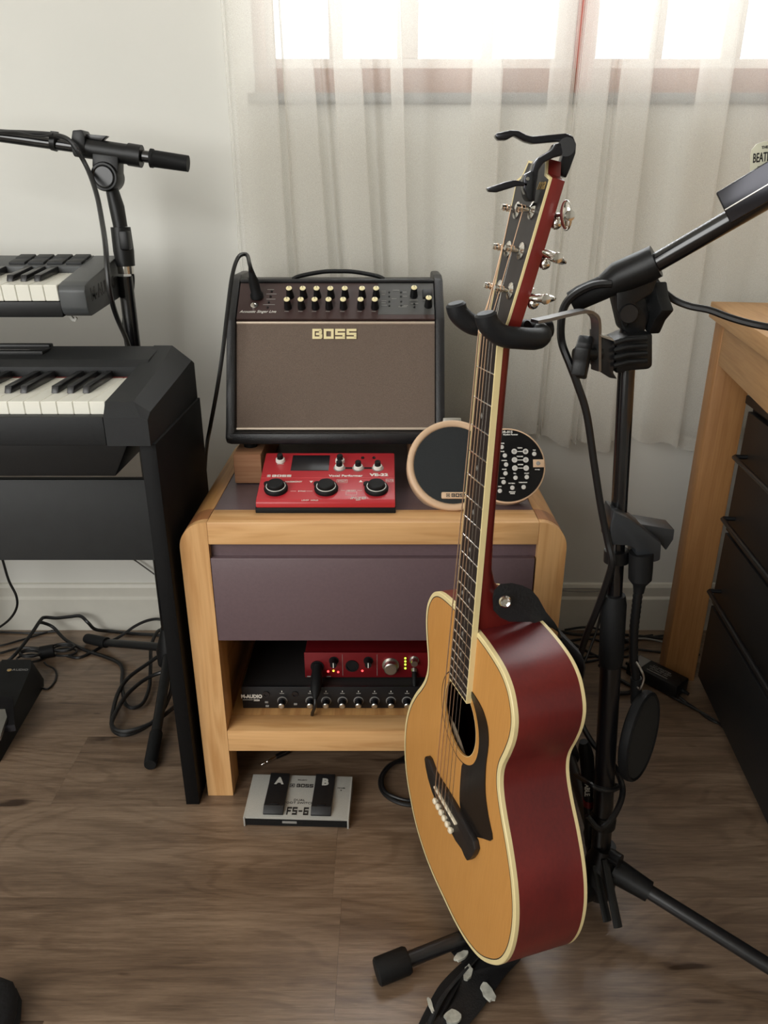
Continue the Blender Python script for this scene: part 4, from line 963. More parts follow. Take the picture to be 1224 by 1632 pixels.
# jack plug and cables under nightstand
jp = thing('jack_plug', 'steel jack plug lying on the floor under the nightstand', 'cable plug', PZ(440, 1208, 0.006))
J0 = Vector(jp.location); a_ = PZ(416, 1219, 0.005)-J0; b_ = PZ(440, 1206, 0.006)-J0; c_ = PZ(459, 1197, 0.007)-J0
dd = (a_-b_).normalized(); ln = (a_-b_).length
MB().lathe([(0.0032, 0), (0.0032, ln*0.62), (0.0022, ln*0.66), (0.0031, ln*0.72), (0.0031, ln*0.80), (0.0020, ln*0.85), (0.0029, ln*0.92), (0.0012, ln)], b_, dd, 14).build('tip', M_chrome, jp)
MB().cyl(c_, b_, 0.0058, 0.0048, 14).build('sleeve', M_gun, jp)
fc('plug_cord', [(460, 1196, .007), (475, 1191, .005), (500, 1186), (540, 1178), (600, 1172), (660, 1180)], 'cord from the jack plug running back under the nightstand', r=0.0026)
fc('curled_floor_cable', [(700, 1190), (670, 1193), (640, 1210), (618, 1222), (606, 1242), (610, 1262), (628, 1276), (655, 1283), (700, 1280)], 'black cable curled on the floor behind the guitar at left', r=0.0038)
fc('curled_floor_cable', [(700, 1212), (660, 1214), (630, 1216, .011), (611, 1236, .011), (612, 1258, .011), (630, 1270, .011), (660, 1276, .009), (700, 1270)], 'inner turn of the black cable curled behind the guitar', r=0.0030)

# =================================================================== RIGHT STAND (tripod microphone stand)
HB = Vector((0.325, 0.83, 0.0))
rs = thing('tripod_stand', 'black tripod microphone stand with a boom, holding the guitar hanger', 'microphone stand', HB)
def rp(px, py, D): return P(px, py, D)-HB
topC = rp(1003, 505, 0.882); botC = Vector((0, 0, 0.055))
def along(z):
    t = (z-botC.z)/(topC.z-botC.z); return botC+(topC-botC)*t
zj = rp(975, 960, 0.845).z
MB().cyl(botC, along(zj-0.02), 0.0142, 0.0138, 24).build('lower_tube', M_blk2, rs)
MB().sweep([along(zj-0.10), along(zj-0.09), along(zj-0.01), along(zj+0.003)], [0.0152, 0.0162, 0.0162, 0.0140], 24).build('height_clutch', M_rubber, rs)
MB().cyl(along(zj-0.02), topC, 0.0098, seg=24).build('upper_tube', M_steelboom, rs)
ub = rp(980, 893, 0.85)
MB().sweep([along(ub.z-0.008), along(ub.z+0.008)], 0.0158, 24).build('cable_clip', M_blk, rs)
# base hub and legs
MB().lathe([(0.020, -0.045), (0.024, -0.03), (0.024, 0.02), (0.018, 0.035), (0.017, 0.05)], (0, 0, 0.075)).build('hub', M_blk, rs)
MB().lathe([(0.019, 0), (0.019, 0.012), (0.015, 0.02)], along(0.16), (0, 0, 1)).build('hub_collar', M_blk, rs)
kn = rp(972, 1362, 0.82); MB().cyl(kn, kn+Vector((0.012, -0.012, 0)), 0.010, seg=18).build('hub_knob', M_blk, rs)
feet = [PZ(617, 1543, 0.0185)-HB, Vector((0.283, -0.185, 0.022)), Vector((0.03, 0.33, 0.022))]
for f in feet:
    d = Vector((f.x, f.y, 0)).normalized(); s0 = d*0.018+Vector((0, 0, 0.046 if f.x < -0.2 else 0.088)); dirn = (f-s0).normalized()
    MB().sweep([s0, s0+dirn*0.055], [0.019, 0.015], 16).build('leg_socket', M_blk, rs)
    MB().cyl(s0+dirn*0.03, f-dirn*0.02, 0.0105, seg=18).build('leg', M_blk2, rs)
    MB().sweep([f-dirn*0.032, f-dirn*0.028, f+dirn*0.014, f+dirn*0.016], [0.0165, 0.0185, 0.0185, 0.016], 20).build('rubber_foot', M_rubber, rs)
MB().sweep([along(0.115)+Vector((0.0, -0.02, 0)), rp(985, 1478, 0.76)], [0.006, 0.007], 10, flat=0.5).build('brace', M_blk, rs)
MB().sweep([along(0.10)+Vector((-0.012, -0.015, 0)), rp(968, 1468, 0.775)], [0.006, 0.007], 10, flat=0.5).build('brace', M_blk, rs)
# clamp of the guitar hanger on the tube + boom head
D0 = 0.882
def xz(pts, D): return [tuple((rp(a, b, D)).xz) for a, b in pts]
hy = rp(1003, 505, D0).y
MB().prism(xz(((972, 462), (984, 452), (1010, 450), (1022, 462), (1030, 500), (1022, 528), (1000, 532), (986, 522)), D0), hy-0.013, hy+0.013, 1, bev=0.003).build('pivot_block', M_blk, rs)
MB().prism(xz(((974, 440), (1040, 405), (1048, 420), (1030, 465), (1005, 480), (990, 520), (975, 490)), D0), hy-0.020, hy-0.013, 1, bev=0.002).build('pivot_cheek', M_blk, rs)
c = rp(993, 496, D0); MB().lathe([(0.011, 0.020), (0.010, 0.023), (0.006, 0.023)], (c.x, hy, c.z), (0, -1, 0), 24).build('pivot_bolt', M_blk2, rs)
# star knob to the right
c = rp(1055, 490, D0)
MB().cyl(rp(1022, 492, D0), rp(1052, 490, D0), 0.012, 0.010, 18).build('knob_shaft', M_blk, rs)
star = []
for k in range(10):
    a = 2*PI*k/10; r_ = 0.031 if k % 2 == 0 else 0.022; star.append((r_*math.cos(a), r_*math.sin(a)))
MB().prism(star, 0.0, 0.016, 2, frame(rp(1050, 489, D0), (0.25, -0.97, 0), (0, 0, 1)), bev=0.0025).build('boom_knob', M_blk, rs)
# boom clamp sleeve and boom tube
b0 = rp(962, 462, 0.875); b1 = rp(1043, 420, 0.855); b2 = rp(1240, 306, 0.80)
bd_ = (b2-b1).normalized()
MB().sweep([rp(910, 482, 0.885), rp(925, 474, 0.883), rp(962, 458, 0.875), rp(975, 450, 0.873)], [0.012, 0.0135, 0.0135, 0.014], 18).build('boom_grip', M_rubber, rs)
MB().sweep([rp(960, 459, 0.876), rp(985, 443, 0.872), rp(1030, 424, 0.862), rp(1046, 416, 0.858)], [0.013, 0.018, 0.0185, 0.0180], 20).build('boom_sleeve', M_blk, rs)
MB().cyl(b1-bd_*0.02, b1+bd_*0.45, 0.0105, seg=24).build('boom_tube', M_steelboom, rs)
# pick holder with one pick
def al_b(t): return b1+bd_*t
ph = thing('pick_holder', 'black pick holder clipped on the boom tube at the right edge', 'pick holder', HB+al_b((rp(1225, 330, 0.80)-b1).length))
ph_up = (Vector((0, 0, 1))-bd_*bd_.z).normalized()
Mh = frame(Vector((0, 0, 0)), bd_, ph_up)
MB().box((-0.035, -0.004, -0.0145), (0.10, 0.030, 0.0145), 0.002, Mh).build('holder', M_gun, ph)
MB().box((-0.034, 0.0095, -0.0155), (0.10, 0.0110, 0.0155), 0.0003, Mh).build('edge_strip', M_steel, ph)
H0 = Vector(ph.location)
pc = thing('guitar_pick', 'cream guitar pick with black lettering standing in the pick holder', 'guitar pick', P(1217, 257, 0.818))
pk = [(-0.0125, -0.012), (-0.0135, 0.006), (-0.0125, 0.012), (-0.008, 0.0165), (0.0, 0.018), (0.008, 0.0165), (0.0125, 0.012), (0.0135, 0.006), (0.0125, -0.012), (0.006, -0.022), (-0.006, -0.022)]
Mpk = frame(Vector((0, 0, 0)), (1, 0, 0.12), (0.02, 0, 1))
MB().prism(pk, -0.0005, 0.0005, 2, Mpk, bev=0.0002).build('blade', M_pick, pc)
text('THE', 0.0035, M_inkd, pc, Mpk @ Matrix.Translation((0, 0.0125, 0.0006)), bold=0.0001)
text('BEATLES', 0.0118, M_inkd, pc, Mpk @ Matrix.Translation((0.0, 0.0035, 0.0006)), bold=0.0002, sx=0.50)
MB().box((-0.006, -0.0045, 0.0005), (0.006, -0.0040, 0.0007), 0, Mpk).build('print_line', M_inkd, pc)
MB().box((-0.004, -0.0070, 0.0005), (0.004, -0.0065, 0.0007), 0, Mpk).build('print_line', M_inkd, pc)
# boom cable (grey-lit) to the right
cable('boom_cable', [P(1043, 446, 0.885), P(1055, 462, 0.885), P(1075, 478, 0.88), P(1100, 488, 0.87), P(1130, 494, 0.86), P(1160, 505, 0.85), P(1190, 514, 0.84), P(1224, 521, 0.83), P(1280, 528, 0.82)], 0.0040, 'black cable drooping from the boom head toward the right over the desk')
cable('microphone_cable', [P(975, 452, 0.86), P(945, 455, 0.865), P(915, 470, 0.868), P(899, 490, 0.868), P(894, 520, 0.862), P(896, 548, 0.850), P(908, 580, 0.842), P(920, 612, 0.84), P(935, 660, 0.84), P(947, 740, 0.84), P(958, 810, 0.84), P(968, 860, 0.838), P(975, 895, 0.832), P(968, 925, 0.84), P(950, 975, 0.86), P(932, 1020, 0.88), P(915, 1080, 0.90), P(905, 1120, 0.92)], 0.0046, 'black microphone cable hanging from the boom head down along the stand tube')
cable('base_cable', [P(925, 1150, 0.90), P(945, 1185, 0.87), P(975, 1215, 0.85), P(991, 1250, 0.84), P(990, 1275, 0.82), P(975, 1305, 0.80), P(955, 1320, 0.79), P(935, 1300, 0.795)], 0.0042, 'black cable bowing out to the right around the stand tube near its base')
cable('wrapped_cable', [P(918, 1235, 0.86), P(938, 1248, 0.81), P(955, 1257, 0.800), P(975, 1259, 0.803), P(985, 1254, 0.83), P(975, 1250, 0.865), P(955, 1250, 0.87)], 0.0036, 'thin black cable wrapped once around the lower stand tube')
xl = thing('cable_connector', 'black cable connector with white lettering and a red ring, hanging behind the guitar', 'cable connector', P(932, 1240, 0.865))
X0 = Vector(xl.location)
def xp(px, py, D=0.865): return P(px, py, D)-X0
MB().sweep([xp(930, 1182), xp(932, 1192), xp(935, 1205), xp(938, 1250)], [0.006, 0.0095, 0.0105, 0.0095], 18).build('boot', M_rubber, xl)
MB().sweep([xp(938, 1250), xp(940, 1300), xp(941, 1345)], [0.0090, 0.0090, 0.0085], 18).build('barrel', M_blk, xl)
MB().sweep([xp(938.6, 1272), xp(939.3, 1282)], 0.0093, 18).build('red_ring', M_redal, xl)
text('CABLE', 0.0105, M_white, xl, frame(xp(935.5, 1256, 0.8545), (0.1, 0, -1), (1, 0, 0.1)), bold=0.0002)

# pop-filter clamp, gooseneck and disc
pf = thing('pop_filter', 'black round pop filter on a gooseneck hanging from a clamp on the tripod stand', 'pop filter', HB+along(rp(985, 840, 0.86).z))
PF = Vector(pf.location)
def fp(px, py, D): return P(px, py, D)-PF
def fxz(pts, D): return [tuple(fp(a, b, D).xz) for a, b in pts]
py0 = 0.0
MB().prism(fxz(((975, 811), (1000, 822), (1018, 835), (1052, 862), (1050, 890), (1040, 893), (1012, 892), (1010, 872), (1000, 867), (968, 865), (970, 835)), 0.845), -0.028, 0.012, 1, bev=0.003).build('clamp_body', M_clampg, pf)
MB().prism(fxz(((1002, 832), (1020, 833), (1074, 842), (1072, 858), (1060, 876), (1050, 862), (1030, 848)), 0.86), -0.010, 0.022, 1, bev=0.002).build('clamp_jaw', M_clampg, pf)
MB().prism(fxz(((982, 815), (998, 824), (1024, 838), (1018, 846), (990, 832)), 0.87), 0.0, 0.026, 1, bev=0.002).build('clamp_lever', M_blk, pf)
MB().sweep([fp(1022, 880, 0.845), fp(1021, 905, 0.845), fp(1020, 922, 0.845), fp(1019, 932, 0.846), fp(1018, 944, 0.846)], [0.0150, 0.0150, 0.0145, 0.008, 0.0065], 18).build('gooseneck_ferrule', M_rubber, pf)
gp = spline([fp(1018, 935, 0.846), fp(1014, 970, 0.85), fp(1010, 1010, 0.86), fp(1010, 1050, 0.865), fp(1014, 1085, 0.865), fp(1015, 1112, 0.865)], 10)
gm = MB(); gm.sweep(gp, [0.0064 if i % 2 else 0.0056 for i in range(len(gp))], 12); gm.build('gooseneck', M_blk, pf)
MB().sweep([fp(1014, 1080, 0.865), fp(1014, 1120, 0.865)], 0.0078, 14).build('disc_socket', M_rubber, pf)
MB().sweep(spline([fp(1014, 1055, 0.858), fp(1022, 1068, 0.85), fp(1026, 1082, 0.85), fp(1020, 1098, 0.852), fp(1016, 1095, 0.857)], 5), 0.0016, 8).build('wire_clip', M_steel, pf)
cc = fp(1019, 1173, 0.85); nrm = Vector((0.75, -0.65, 0.12)).normalized()
Mq = frame(cc, nrm.cross(Vector((0, 0, 1))), Vector((-0.08, 0, 1)))
zz = (Mq.to_3x3() @ Vector((0, 0, 1)))
el = 1.32
ring = MB(); n = 56; vs = []; fs = []
RR = 0.053
for i in range(n):
    a = 2*PI*i/n
    for j in range(8):
        b = 2*PI*j/8; vs.append(((RR+0.0035*math.cos(b))*math.cos(a), (RR+0.0035*math.cos(b))*math.sin(a)*1.22, 0.0075*math.sin(b)))
for i in range(n):
    for j in range(8): fs.append((i*8+j, i*8+(j+1) % 8, ((i+1) % n)*8+(j+1) % 8, ((i+1) % n)*8+j))
ring.add(vs, fs, Mq); ring.build('hoop', M_rubber, pf)
MB().prism([(RR*math.cos(2*PI*k/48), RR*1.22*math.sin(2*PI*k/48)) for k in range(48)], 0.004, 0.0055, 2, Mq).build('mesh_screen', M_pop, pf)
MB().prism([(RR*math.cos(2*PI*k/48), RR*1.22*math.sin(2*PI*k/48)) for k in range(48)], -0.0055, -0.004, 2, Mq).build('mesh_screen', M_pop, pf)

# guitar hanger
gh = thing('guitar_hanger', 'clamp-on guitar hanger with a black foam yoke holding the guitar neck', 'guitar hanger', HB+along(rp(1000, 560, 0.88).z))
G0 = Vector(gh.location)
def gp_(px, py, D): return P(px, py, D)-G0
def gxz(pts, D): return [tuple(gp_(a, b, D).xz) for a, b in pts]
# =================================================================== GUITAR
def Rm(a, b, g):
    return Matrix.Rotation(a, 3, 'Z') @ Matrix.Rotation(b, 3, 'X') @ Matrix.Rotation(g, 3, 'Y')
GR = Rm(-1.2484, -0.0318, 0.0153); GO = Vector((0.0946, 0.8086, 0.2218))
gt_ = thing('acoustic_guitar', 'acoustic guitar with spruce top, dark red sides and cream binding, hanging upright', 'guitar', GO, GR)
# local coordinates: x = across (treble +), y = -outward (face at y=0, back at +), z = up the neck; saddle at z=0
half = [(-0.180, 0.0), (-0.1795, 0.040), (-0.172, 0.080), (-0.155, 0.118), (-0.130, 0.147), (-0.098, 0.172), (-0.062, 0.186), (-0.025, 0.1905), (0.010, 0.187), (0.045, 0.175), (0.080, 0.155), (0.105, 0.137), (0.128, 0.123), (0.148, 0.1165), (0.168, 0.1175), (0.195, 0.127), (0.220, 0.1335), (0.243, 0.1335), (0.262, 0.126), (0.278, 0.113), (0.289, 0.092), (0.295, 0.060), (0.297, 0.030), (0.297, 0.0)]
hp2 = spline([Vector((a, b, 0)) for a, b in half], 4)
OUT = [(q.y, q.x) for q in hp2] + [(-q.y, q.x) for q in hp2[::-1]][1:-1]     # (x, z)
def depth(z): return 0.103 - 0.010*max(0, min(1, (z+0.18)/0.477))
NO = len(OUT)
def inset(poly, d):
    n = len(poly); out = []
    for i in range(n):
        a = Vector(poly[i-1]); c_ = Vector(poly[(i+1) % n]); t = (c_-a); 
        if t.length < 1e-9: out.append(poly[i]); continue
        t.normalize(); nn = Vector((t.y, -t.x)); p = Vector(poly[i])
        q = p + nn*d; q2 = p - nn*d
        cen = Vector((0, 0.05))
        # choose the one inside: outline is built so that one normal is consistent
        out.append(tuple(q2) if INS else tuple(q))
    return out
INS = True
def area2(p): return sum(p[i][0]*p[(i+1) % len(p)][1]-p[(i+1) % len(p)][0]*p[i][1] for i in range(len(p)))
t1 = inset(OUT, 0.004)
if abs(area2(t1)) > abs(area2(OUT)): INS = False
BI = inset(OUT, 0.0062)
# sides
vs = []; fs = []
for (x, z) in OUT: vs += [(x, 0.0060, z), (x, depth(z)-0.0055, z)]
for (x, z) in BI: vs += [(x, 0.004, z), (x, depth(z)-0.004, z)]
for i in range(NO):
    j = (i+1) % NO; fs.append((2*i, 2*j, 2*j+1, 2*i+1)); fs.append((2*NO+2*i, 2*NO+2*i+1, 2*NO+2*j+1, 2*NO+2*j))
MB().add(vs, fs).build('sides', M_maho, gt_)
def bindring(y0, y1, nm, top):
    vs = []; fs = []
    for k, (x, z) in enumerate(OUT):
        xi, zi = BI[k]
        if top: vs += [(x, y1, z), (x, y0+0.001, z), (x*0.85+xi*0.15, y0, z*0.85+zi*0.15), (xi, y0, zi), (xi, y1, zi)]
        else:
            d = depth(z); vs += [(x, d-0.0055, z), (x, d-0.001, z), (x*0.85+xi*0.15, d, z*0.85+zi*0.15), (xi, d, zi), (xi, d-0.0055, zi)]
    for i in range(NO):
        j = (i+1) % NO
        for a in range(5): b = (a+1) % 5; fs.append((5*i+a, 5*j+a, 5*j+b, 5*i+b))
    MB().add(vs, fs).build(nm, M_bind, gt_)
bindring(0.0, 0.0060, 'binding', True); bindring(0, 0, 'binding', False)
# black purfling line just inside the binding
P2 = inset(OUT, 0.0062); P3 = inset(OUT, 0.0074)
vs = []; fs = []
for k in range(NO): vs += [(P2[k][0], -0.0001, P2[k][1]), (P3[k][0], -0.0001, P3[k][1])]
for i in range(NO): j = (i+1) % NO; fs.append((2*i, 2*i+1, 2*j+1, 2*j))
MB().add(vs, fs).build('purfling', M_inkd, gt_)
# top plate with the sound hole
HC = (0.0, 0.150); HR = 0.0495
def plate(poly, hole, y0, y1, nm, m):
    # ring strips between the outline and the hole, both sampled by angle around the hole centre
    n = 144; pts = []
    segs = [(Vector(poly[i]), Vector(poly[(i+1) % len(poly)])) for i in range(len(poly))]
    c = Vector(HC)
    bm = bmesh.new()
    ov = [bm.verts.new((p[0], y0, p[1])) for p in poly]
    hv = [bm.verts.new((c.x+hole*math.cos(2*PI*k/72), y0, c.y+hole*math.sin(2*PI*k/72))) for k in range(72)]
    es = [bm.edges.new((ov[i], ov[(i+1) % len(ov)])) for i in range(len(ov))] + [bm.edges.new((hv[i], hv[(i+1) % 72])) for i in range(72)]
    bmesh.ops.triangle_fill(bm, edges=es, use_beauty=True, use_dissolve=False)
    ext = bmesh.ops.extrude_face_region(bm, geom=bm.faces[:])
    for v in ext['geom']:
        if isinstance(v, bmesh.types.BMVert): v.co.y = y1
    MB().addbm(bm).build(nm, m, gt_)
plate(inset(OUT, 0.0060), HR, 0.0002, 0.003, 'soundboard', M_spruce)
# back and the dark inside
vs = []; n = len(BI)
bk = inset(OUT, 0.0060)
bm = bmesh.new(); f = bm.faces.new([bm.verts.new((x, depth(z)-0.0015, z)) for x, z in bk])
MB().addbm(bm).build('back', M_maho, gt_)
bm = bmesh.new(); f = bm.faces.new([bm.verts.new((x, depth(z)-0.006, z)) for x, z in inset(OUT, 0.0075)])
MB().addbm(bm).build('inner_back', M_hole, gt_)
MGm = Matrix.Translation(GO) @ GR.to_4x4(); MGi = MGm.inverted()
def gplane(px, py, w):
    n_ = GR @ Vector((0, 1, 0)); o_ = GO + n_*w; d_ = ray(px, py); t_ = (o_-Vector((0, 0, 1))).dot(n_)/d_.dot(n_)
    return MGi @ (Vector((0, 0, 1))+d_*t_)
lb = [gplane(a_, b_, 0.008) for a_, b_ in ((713, 1138), (722, 1156), (731, 1180), (740, 1207), (727, 1199), (716, 1172))]
MB().add(lb+[q+Vector((0, 0.003, 0)) for q in lb], [tuple(range(6)), tuple(range(11, 5, -1))]+[(i, (i+1) % 6, 6+(i+1) % 6, 6+i) for i in range(6)]).build('interior_brace', M_label, gt_)
# rosette
def ringxz(r0, r1, y, nm, m, par=gt_):
    vs = []; fs = []; n = 96
    for k in range(n):
        a = 2*PI*k/n
        for r in (r0, r1): vs.append((HC[0]+r*math.cos(a), y, HC[1]+r*math.sin(a)))
    for i in range(n): j = (i+1) % n; fs.append((2*i, 2*i+1, 2*j+1, 2*j))
    return MB().add(vs, fs).build(nm, m, par)
ringxz(0.0505, 0.0545, -0.0001, 'rosette', M_spruce); ringxz(0.0605, 0.0620, 0.00005, 'rosette', M_inkd)
ringxz(0.0495, 0.0502, 0.00005, 'rosette', M_bind)
# pickguard (treble side)
pg = [(0.0265, 0.2120), (0.0470, 0.2110), (0.0640, 0.2060), (0.0770, 0.1940), (0.0835, 0.1725), (0.0830, 0.1395), (0.0888, 0.1037), (0.103, 0.0776), (0.1189, 0.0565), (0.0969, 0.0359), (0.0701, 0.0142), (0.0560, 0.0090), (0.0419, 0.0100), (0.0262, 0.0256), (0.0215, 0.0533), (0.0205, 0.0870)]
pg = [tuple(q[:2]) for q in spline([Vector((a_, b_, 0)) for a_, b_ in pg], 3)]
for k in range(20):
    a = math.radians(-68 + k*6.8); pg.append((HC[0]+0.0612*math.cos(a), HC[1]+0.0612*math.sin(a)))
MB().prism([(p[0], p[1]) for p in pg], -0.0012, 0.0001, 1).build('pickguard', M_guard, gt_)
# bridge
br = [(-0.086, 0.012), (-0.083, 0.019), (-0.073, 0.0213), (-0.056, 0.0150), (-0.0406, 0.0142), (-0.0048, 0.018), (0.0307, 0.0200), (0.064, 0.0215), (0.0850, 0.0210), (0.0915, 0.0130), (0.088, 0.0), (0.081, -0.0143), (0.074, -0.0240), (0.066, -0.0245), (0.056, -0.022), (0.036, -0.0270), (-0.036, -0.0240), (-0.052, -0.019), (-0.068, -0.010), (-0.080, 0.002)]
bo = MB().prism(br, -0.0085, 0.0001, 1, bev=0.0012).build('bridge', M_bridge, gt_)
MB().box((-0.038, -0.0125, 0.002), (0.038, -0.008, 0.005), 0.0008, Matrix.Rotation(math.radians(-2.0), 4, 'Y')).build('saddle', M_nut, bo)
us = [(-0.0300+0.0112*i) for i in range(6)]
for u in us: MB().lathe([(0.0036, -0.001), (0.0036, 0.0015), (0.0048, 0.0025), (0.0048, 0.0045), (0.0030, 0.0062)], (u, -0.0085, -0.0170), (0, -1, 0), 16).build('bridge_pin', M_nut, bo)
# fretboard and neck
ZN, ZE = 0.648, 0.196
def hw(z): return 0.0215+(ZN-z)/(ZN-ZE)*0.0065
def fb_ring(z, y0, y1): return [(-hw(z), y0, z), (hw(z), y0, z), (hw(z), y1, z), (-hw(z), y1, z)]
vs = fb_ring(ZE, -0.0065, 0.0)+fb_ring(ZN, -0.0065, 0.0)
qf = [(0, 1, 2, 3), (4, 7, 6, 5), (0, 4, 5, 1), (1, 5, 6, 2), (2, 6, 7, 3), (3, 7, 4, 0)]
MB().add(vs, qf).build('fretboard', M_board, gt_)
for sg in (-1, 1):
    v2 = []
    for z in (ZE, ZN): v2 += [(sg*(hw(z)-0.0016), -0.0067, z), (sg*(hw(z)+0.0006), -0.0067, z), (sg*(hw(z)+0.0006), 0.0003, z), (sg*(hw(z)-0.0016), 0.0003, z)]
    MB().add(v2, qf).build('fretboard_binding', M_bind, gt_)
MB().box((-hw(ZE)-0.0006, -0.0067, ZE-0.0015), (hw(ZE)+0.0006, 0.0003, ZE+0.0002)).build('fretboard_binding', M_bind, gt_)
for k in range(1, 21):
    z = 0.648*2**(-k/12)
    if z < ZE+0.003: continue
    MB().cyl((-hw(z)+0.0012, -0.0066, z), (hw(z)-0.0012, -0.0066, z), 0.0010, seg=8).build('fret', M_chrome, gt_)
for k in (3, 5, 7, 9, 12, 15, 17):
    z = (0.648*2**(-k/12)+0.648*2**(-(k-1)/12))/2
    for u in ((0,) if k != 12 else (-0.01, 0.01)):
        MB().prism([(u-0.0022, z), (u, z-0.0036), (u+0.0022, z), (u, z+0.0036)], -0.0068, -0.0064, 1).build('fret_marker', M_grey, gt_)
# neck shaft: rounded profile behind the board, swelling into the heel
def neck_sec(z, w, d, y0=0.0):
    return [Vector((w*math.cos(PI*k/12), y0+d*math.sin(PI*k/12)**0.85 if 0 < k < 12 else y0, z)) for k in range(13)]
secs = [(0.655, 0.0215, 0.016), (0.60, 0.0222, 0.0158), (0.50, 0.0235, 0.0165), (0.42, 0.0245, 0.0180), (0.375, 0.0250, 0.0205), (0.352, 0.0250, 0.028), (0.335, 0.0245, 0.042), (0.320, 0.0235, 0.062), (0.308, 0.0225, 0.082), (0.300, 0.0215, 0.090), (0.2955, 0.0210, 0.092)]
vs = []; fs = []
for z, w, d in secs: vs += neck_sec(z, w, d)
for i in range(len(secs)-1):
    for k in range(12): fs.append((i*13+k, i*13+k+1, (i+1)*13+k+1, (i+1)*13+k))
    fs.append((i*13+12, i*13, (i+1)*13, (i+1)*13+12))
fs.append(tuple(range(13))); fs.append(tuple((len(secs)-1)*13+k for k in range(13)))
MB().add(vs, fs).build('neck', M_neck, gt_, ang=50)
MB().prism([(-0.0215, 0.648), (0.0215, 0.648), (0.0215, 0.6535), (-0.0215, 0.6535)], -0.0095, 0.001, 1, bev=0.001).build('nut', M_nut, gt_)
# headstock, tilted back about 10 degrees
ha = math.radians(10)
Mhs = Matrix.Translation((0, -0.003, 0.652)) @ Matrix.Rotation(-ha, 4, 'X') @ Matrix.Translation((0.03, 0, 0)) @ Matrix.Rotation(math.radians(-5.5), 4, 'Z') @ Matrix.Translation((-0.03, 0, 0))    # local: x across, y = thickness backwards, z up
hsp = [(0.022, 0.0), (0.0270, 0.018), (0.0325, 0.060), (0.0365, 0.100), (0.0415, 0.153), (0.029, 0.157), (0.026, 0.163), (0.022, 0.171), (0.0, 0.168)]
hsf = hsp + [(-x, z) for x, z in hsp[::-1]][1:]
def hs_inset(d): return [(x-math.copysign(d, x) if abs(x) > 0.001 else x, z-(d if z > 0.14 else 0)) for x, z in hsf]
MB().prism(hsf, 0.0022, 0.0160, 1, Mhs, bev=0.0006).build('headstock', M_neck, gt_)
ri_ = hs_inset(0.0022)
bm = bmesh.new(); n = len(hsf)
o0 = [bm.verts.new((x, 0.0, z)) for x, z in hsf]; i0 = [bm.verts.new((x, 0.0, z)) for x, z in ri_]; o1 = [bm.verts.new((x, 0.0022, z)) for x, z in hsf]
for i in range(n-1):
    bm.faces.new((o0[i], o0[i+1], i0[i+1], i0[i])); bm.faces.new((o0[i], o1[i], o1[i+1], o0[i+1]))
MB().addbm(bm, Mhs).build('headstock_binding', M_bind, gt_)
MB().prism(ri_, 0.0002, 0.0022, 1, Mhs).build('headstock_veneer', M_headv, gt_)
text('ma', 0.0145, M_gold, gt_, Mhs @ frame(Vector((0.0255, 0.0, 0.147)), (1, 0, 0), (0, 0, 1)), shear=0.35, bold=0.0002, name='headstock_lettering')
posts = [(0.0190, 0.123), (0.0170, 0.0845), (0.0150, 0.0450)]
for (u, l) in posts:
    for sg in (-1, 1):
        p = MB(); p.lathe([(0.0084, 0), (0.0084, 0.0012), (0.0052, 0.0022), (0.0042, 0.0028), (0.0030, 0.0034), (0.0030, 0.010), (0.0024, 0.012), (0.0030, 0.0145), (0.0026, 0.018)], (sg*u, 0.0, l), (0, -1, 0), 18, Mhs)
        po = p.build('tuner_post', M_chrome, gt_)
        wr = MB(); pts = [(sg*u+0.0034*math.cos(t*PI/3), -0.0085-0.0006*t, l+0.0034*math.sin(t*PI/3)) for t in range(13)]
        wr.sweep([Mhs @ Vector(q) for q in pts], 0.0005, 6); wr.build('string_winding', M_bronze, po)
        k = MB()
        k.box((min(sg*(u-0.006), sg*(u+0.004)), 0.016, l-0.008), (max(sg*(u-0.006), sg*(u+0.004)), 0.025, l+0.008), 0.002, Mhs)
        k.cyl((sg*(u+0.002), 0.0205, l), (sg*(u+0.030), 0.0205, l), 0.0024, seg=12, M=Mhs)
        ang = {0.123: 0.3, 0.0845: 1.35, 0.0450: 1.75}[l]
        k.sphere((sg*(u+0.012), 0.0225, l-0.007), 0.0062, Mhs, u=12, v=8)
        kt = k.build('tuner_housing', M_chrome, gt_)
        mk = Mhs @ Matrix.Translation((sg*(u+0.034), 0.0205, l)) @ Matrix.Rotation(ang, 4, 'X')
        MB().sphere((0, 0, 0), 0.0128, mk, sx=0.80, sy=0.36, sz=1.10).build('tuner_key', M_chrome, kt)
        MB().lathe([(0.0052, 0), (0.0048, 0.0015), (0.002, 0.0022)], (sg*(u+0.0420), 0.0205, l), (sg, 0, 0), 14, Mhs).build('key_screw', M_chrome, kt)
# strings
for i in range(6):
    un = -0.0175+0.0070*i; m = M_bronze if i < 4 else M_plain; r = [0.00065, 0.00058, 0.0005, 0.00042, 0.0003, 0.00028][i]*1.25
    side_ = -1 if i < 3 else 1; idx = [2, 1, 0, 0, 1, 2][i]; pu, plv = posts[idx]
    e = Mhs @ Vector((side_*(pu-0.003 if i in (0, 1, 2) else pu-0.003), -0.0085, plv))
    MB().sweep([(us[i], -0.0085, -0.0160), (us[i], -0.0132, 0.0035), (un, -0.0100, 0.6485), (un, -0.0100, 0.6530), e], r, 6).build('string', m, gt_)
# strap button, end pin
MB().lathe([(0.005, 0), (0.0035, 0.003), (0.0035, 0.008), (0.0065, 0.010), (0.006, 0.012), (0.002, 0.013)], (0.0, 0.052, -0.180), (0, 0, -1), 18).build('end_pin', M_chrome, gt_)
MB().prism([(-0.03, 0.020), (0.055, 0.020), (0.065, 0.045), (0.055, 0.070), (-0.03, 0.070)], -0.1815, -0.176, 2).build('output_jack_plate', M_blk, gt_)

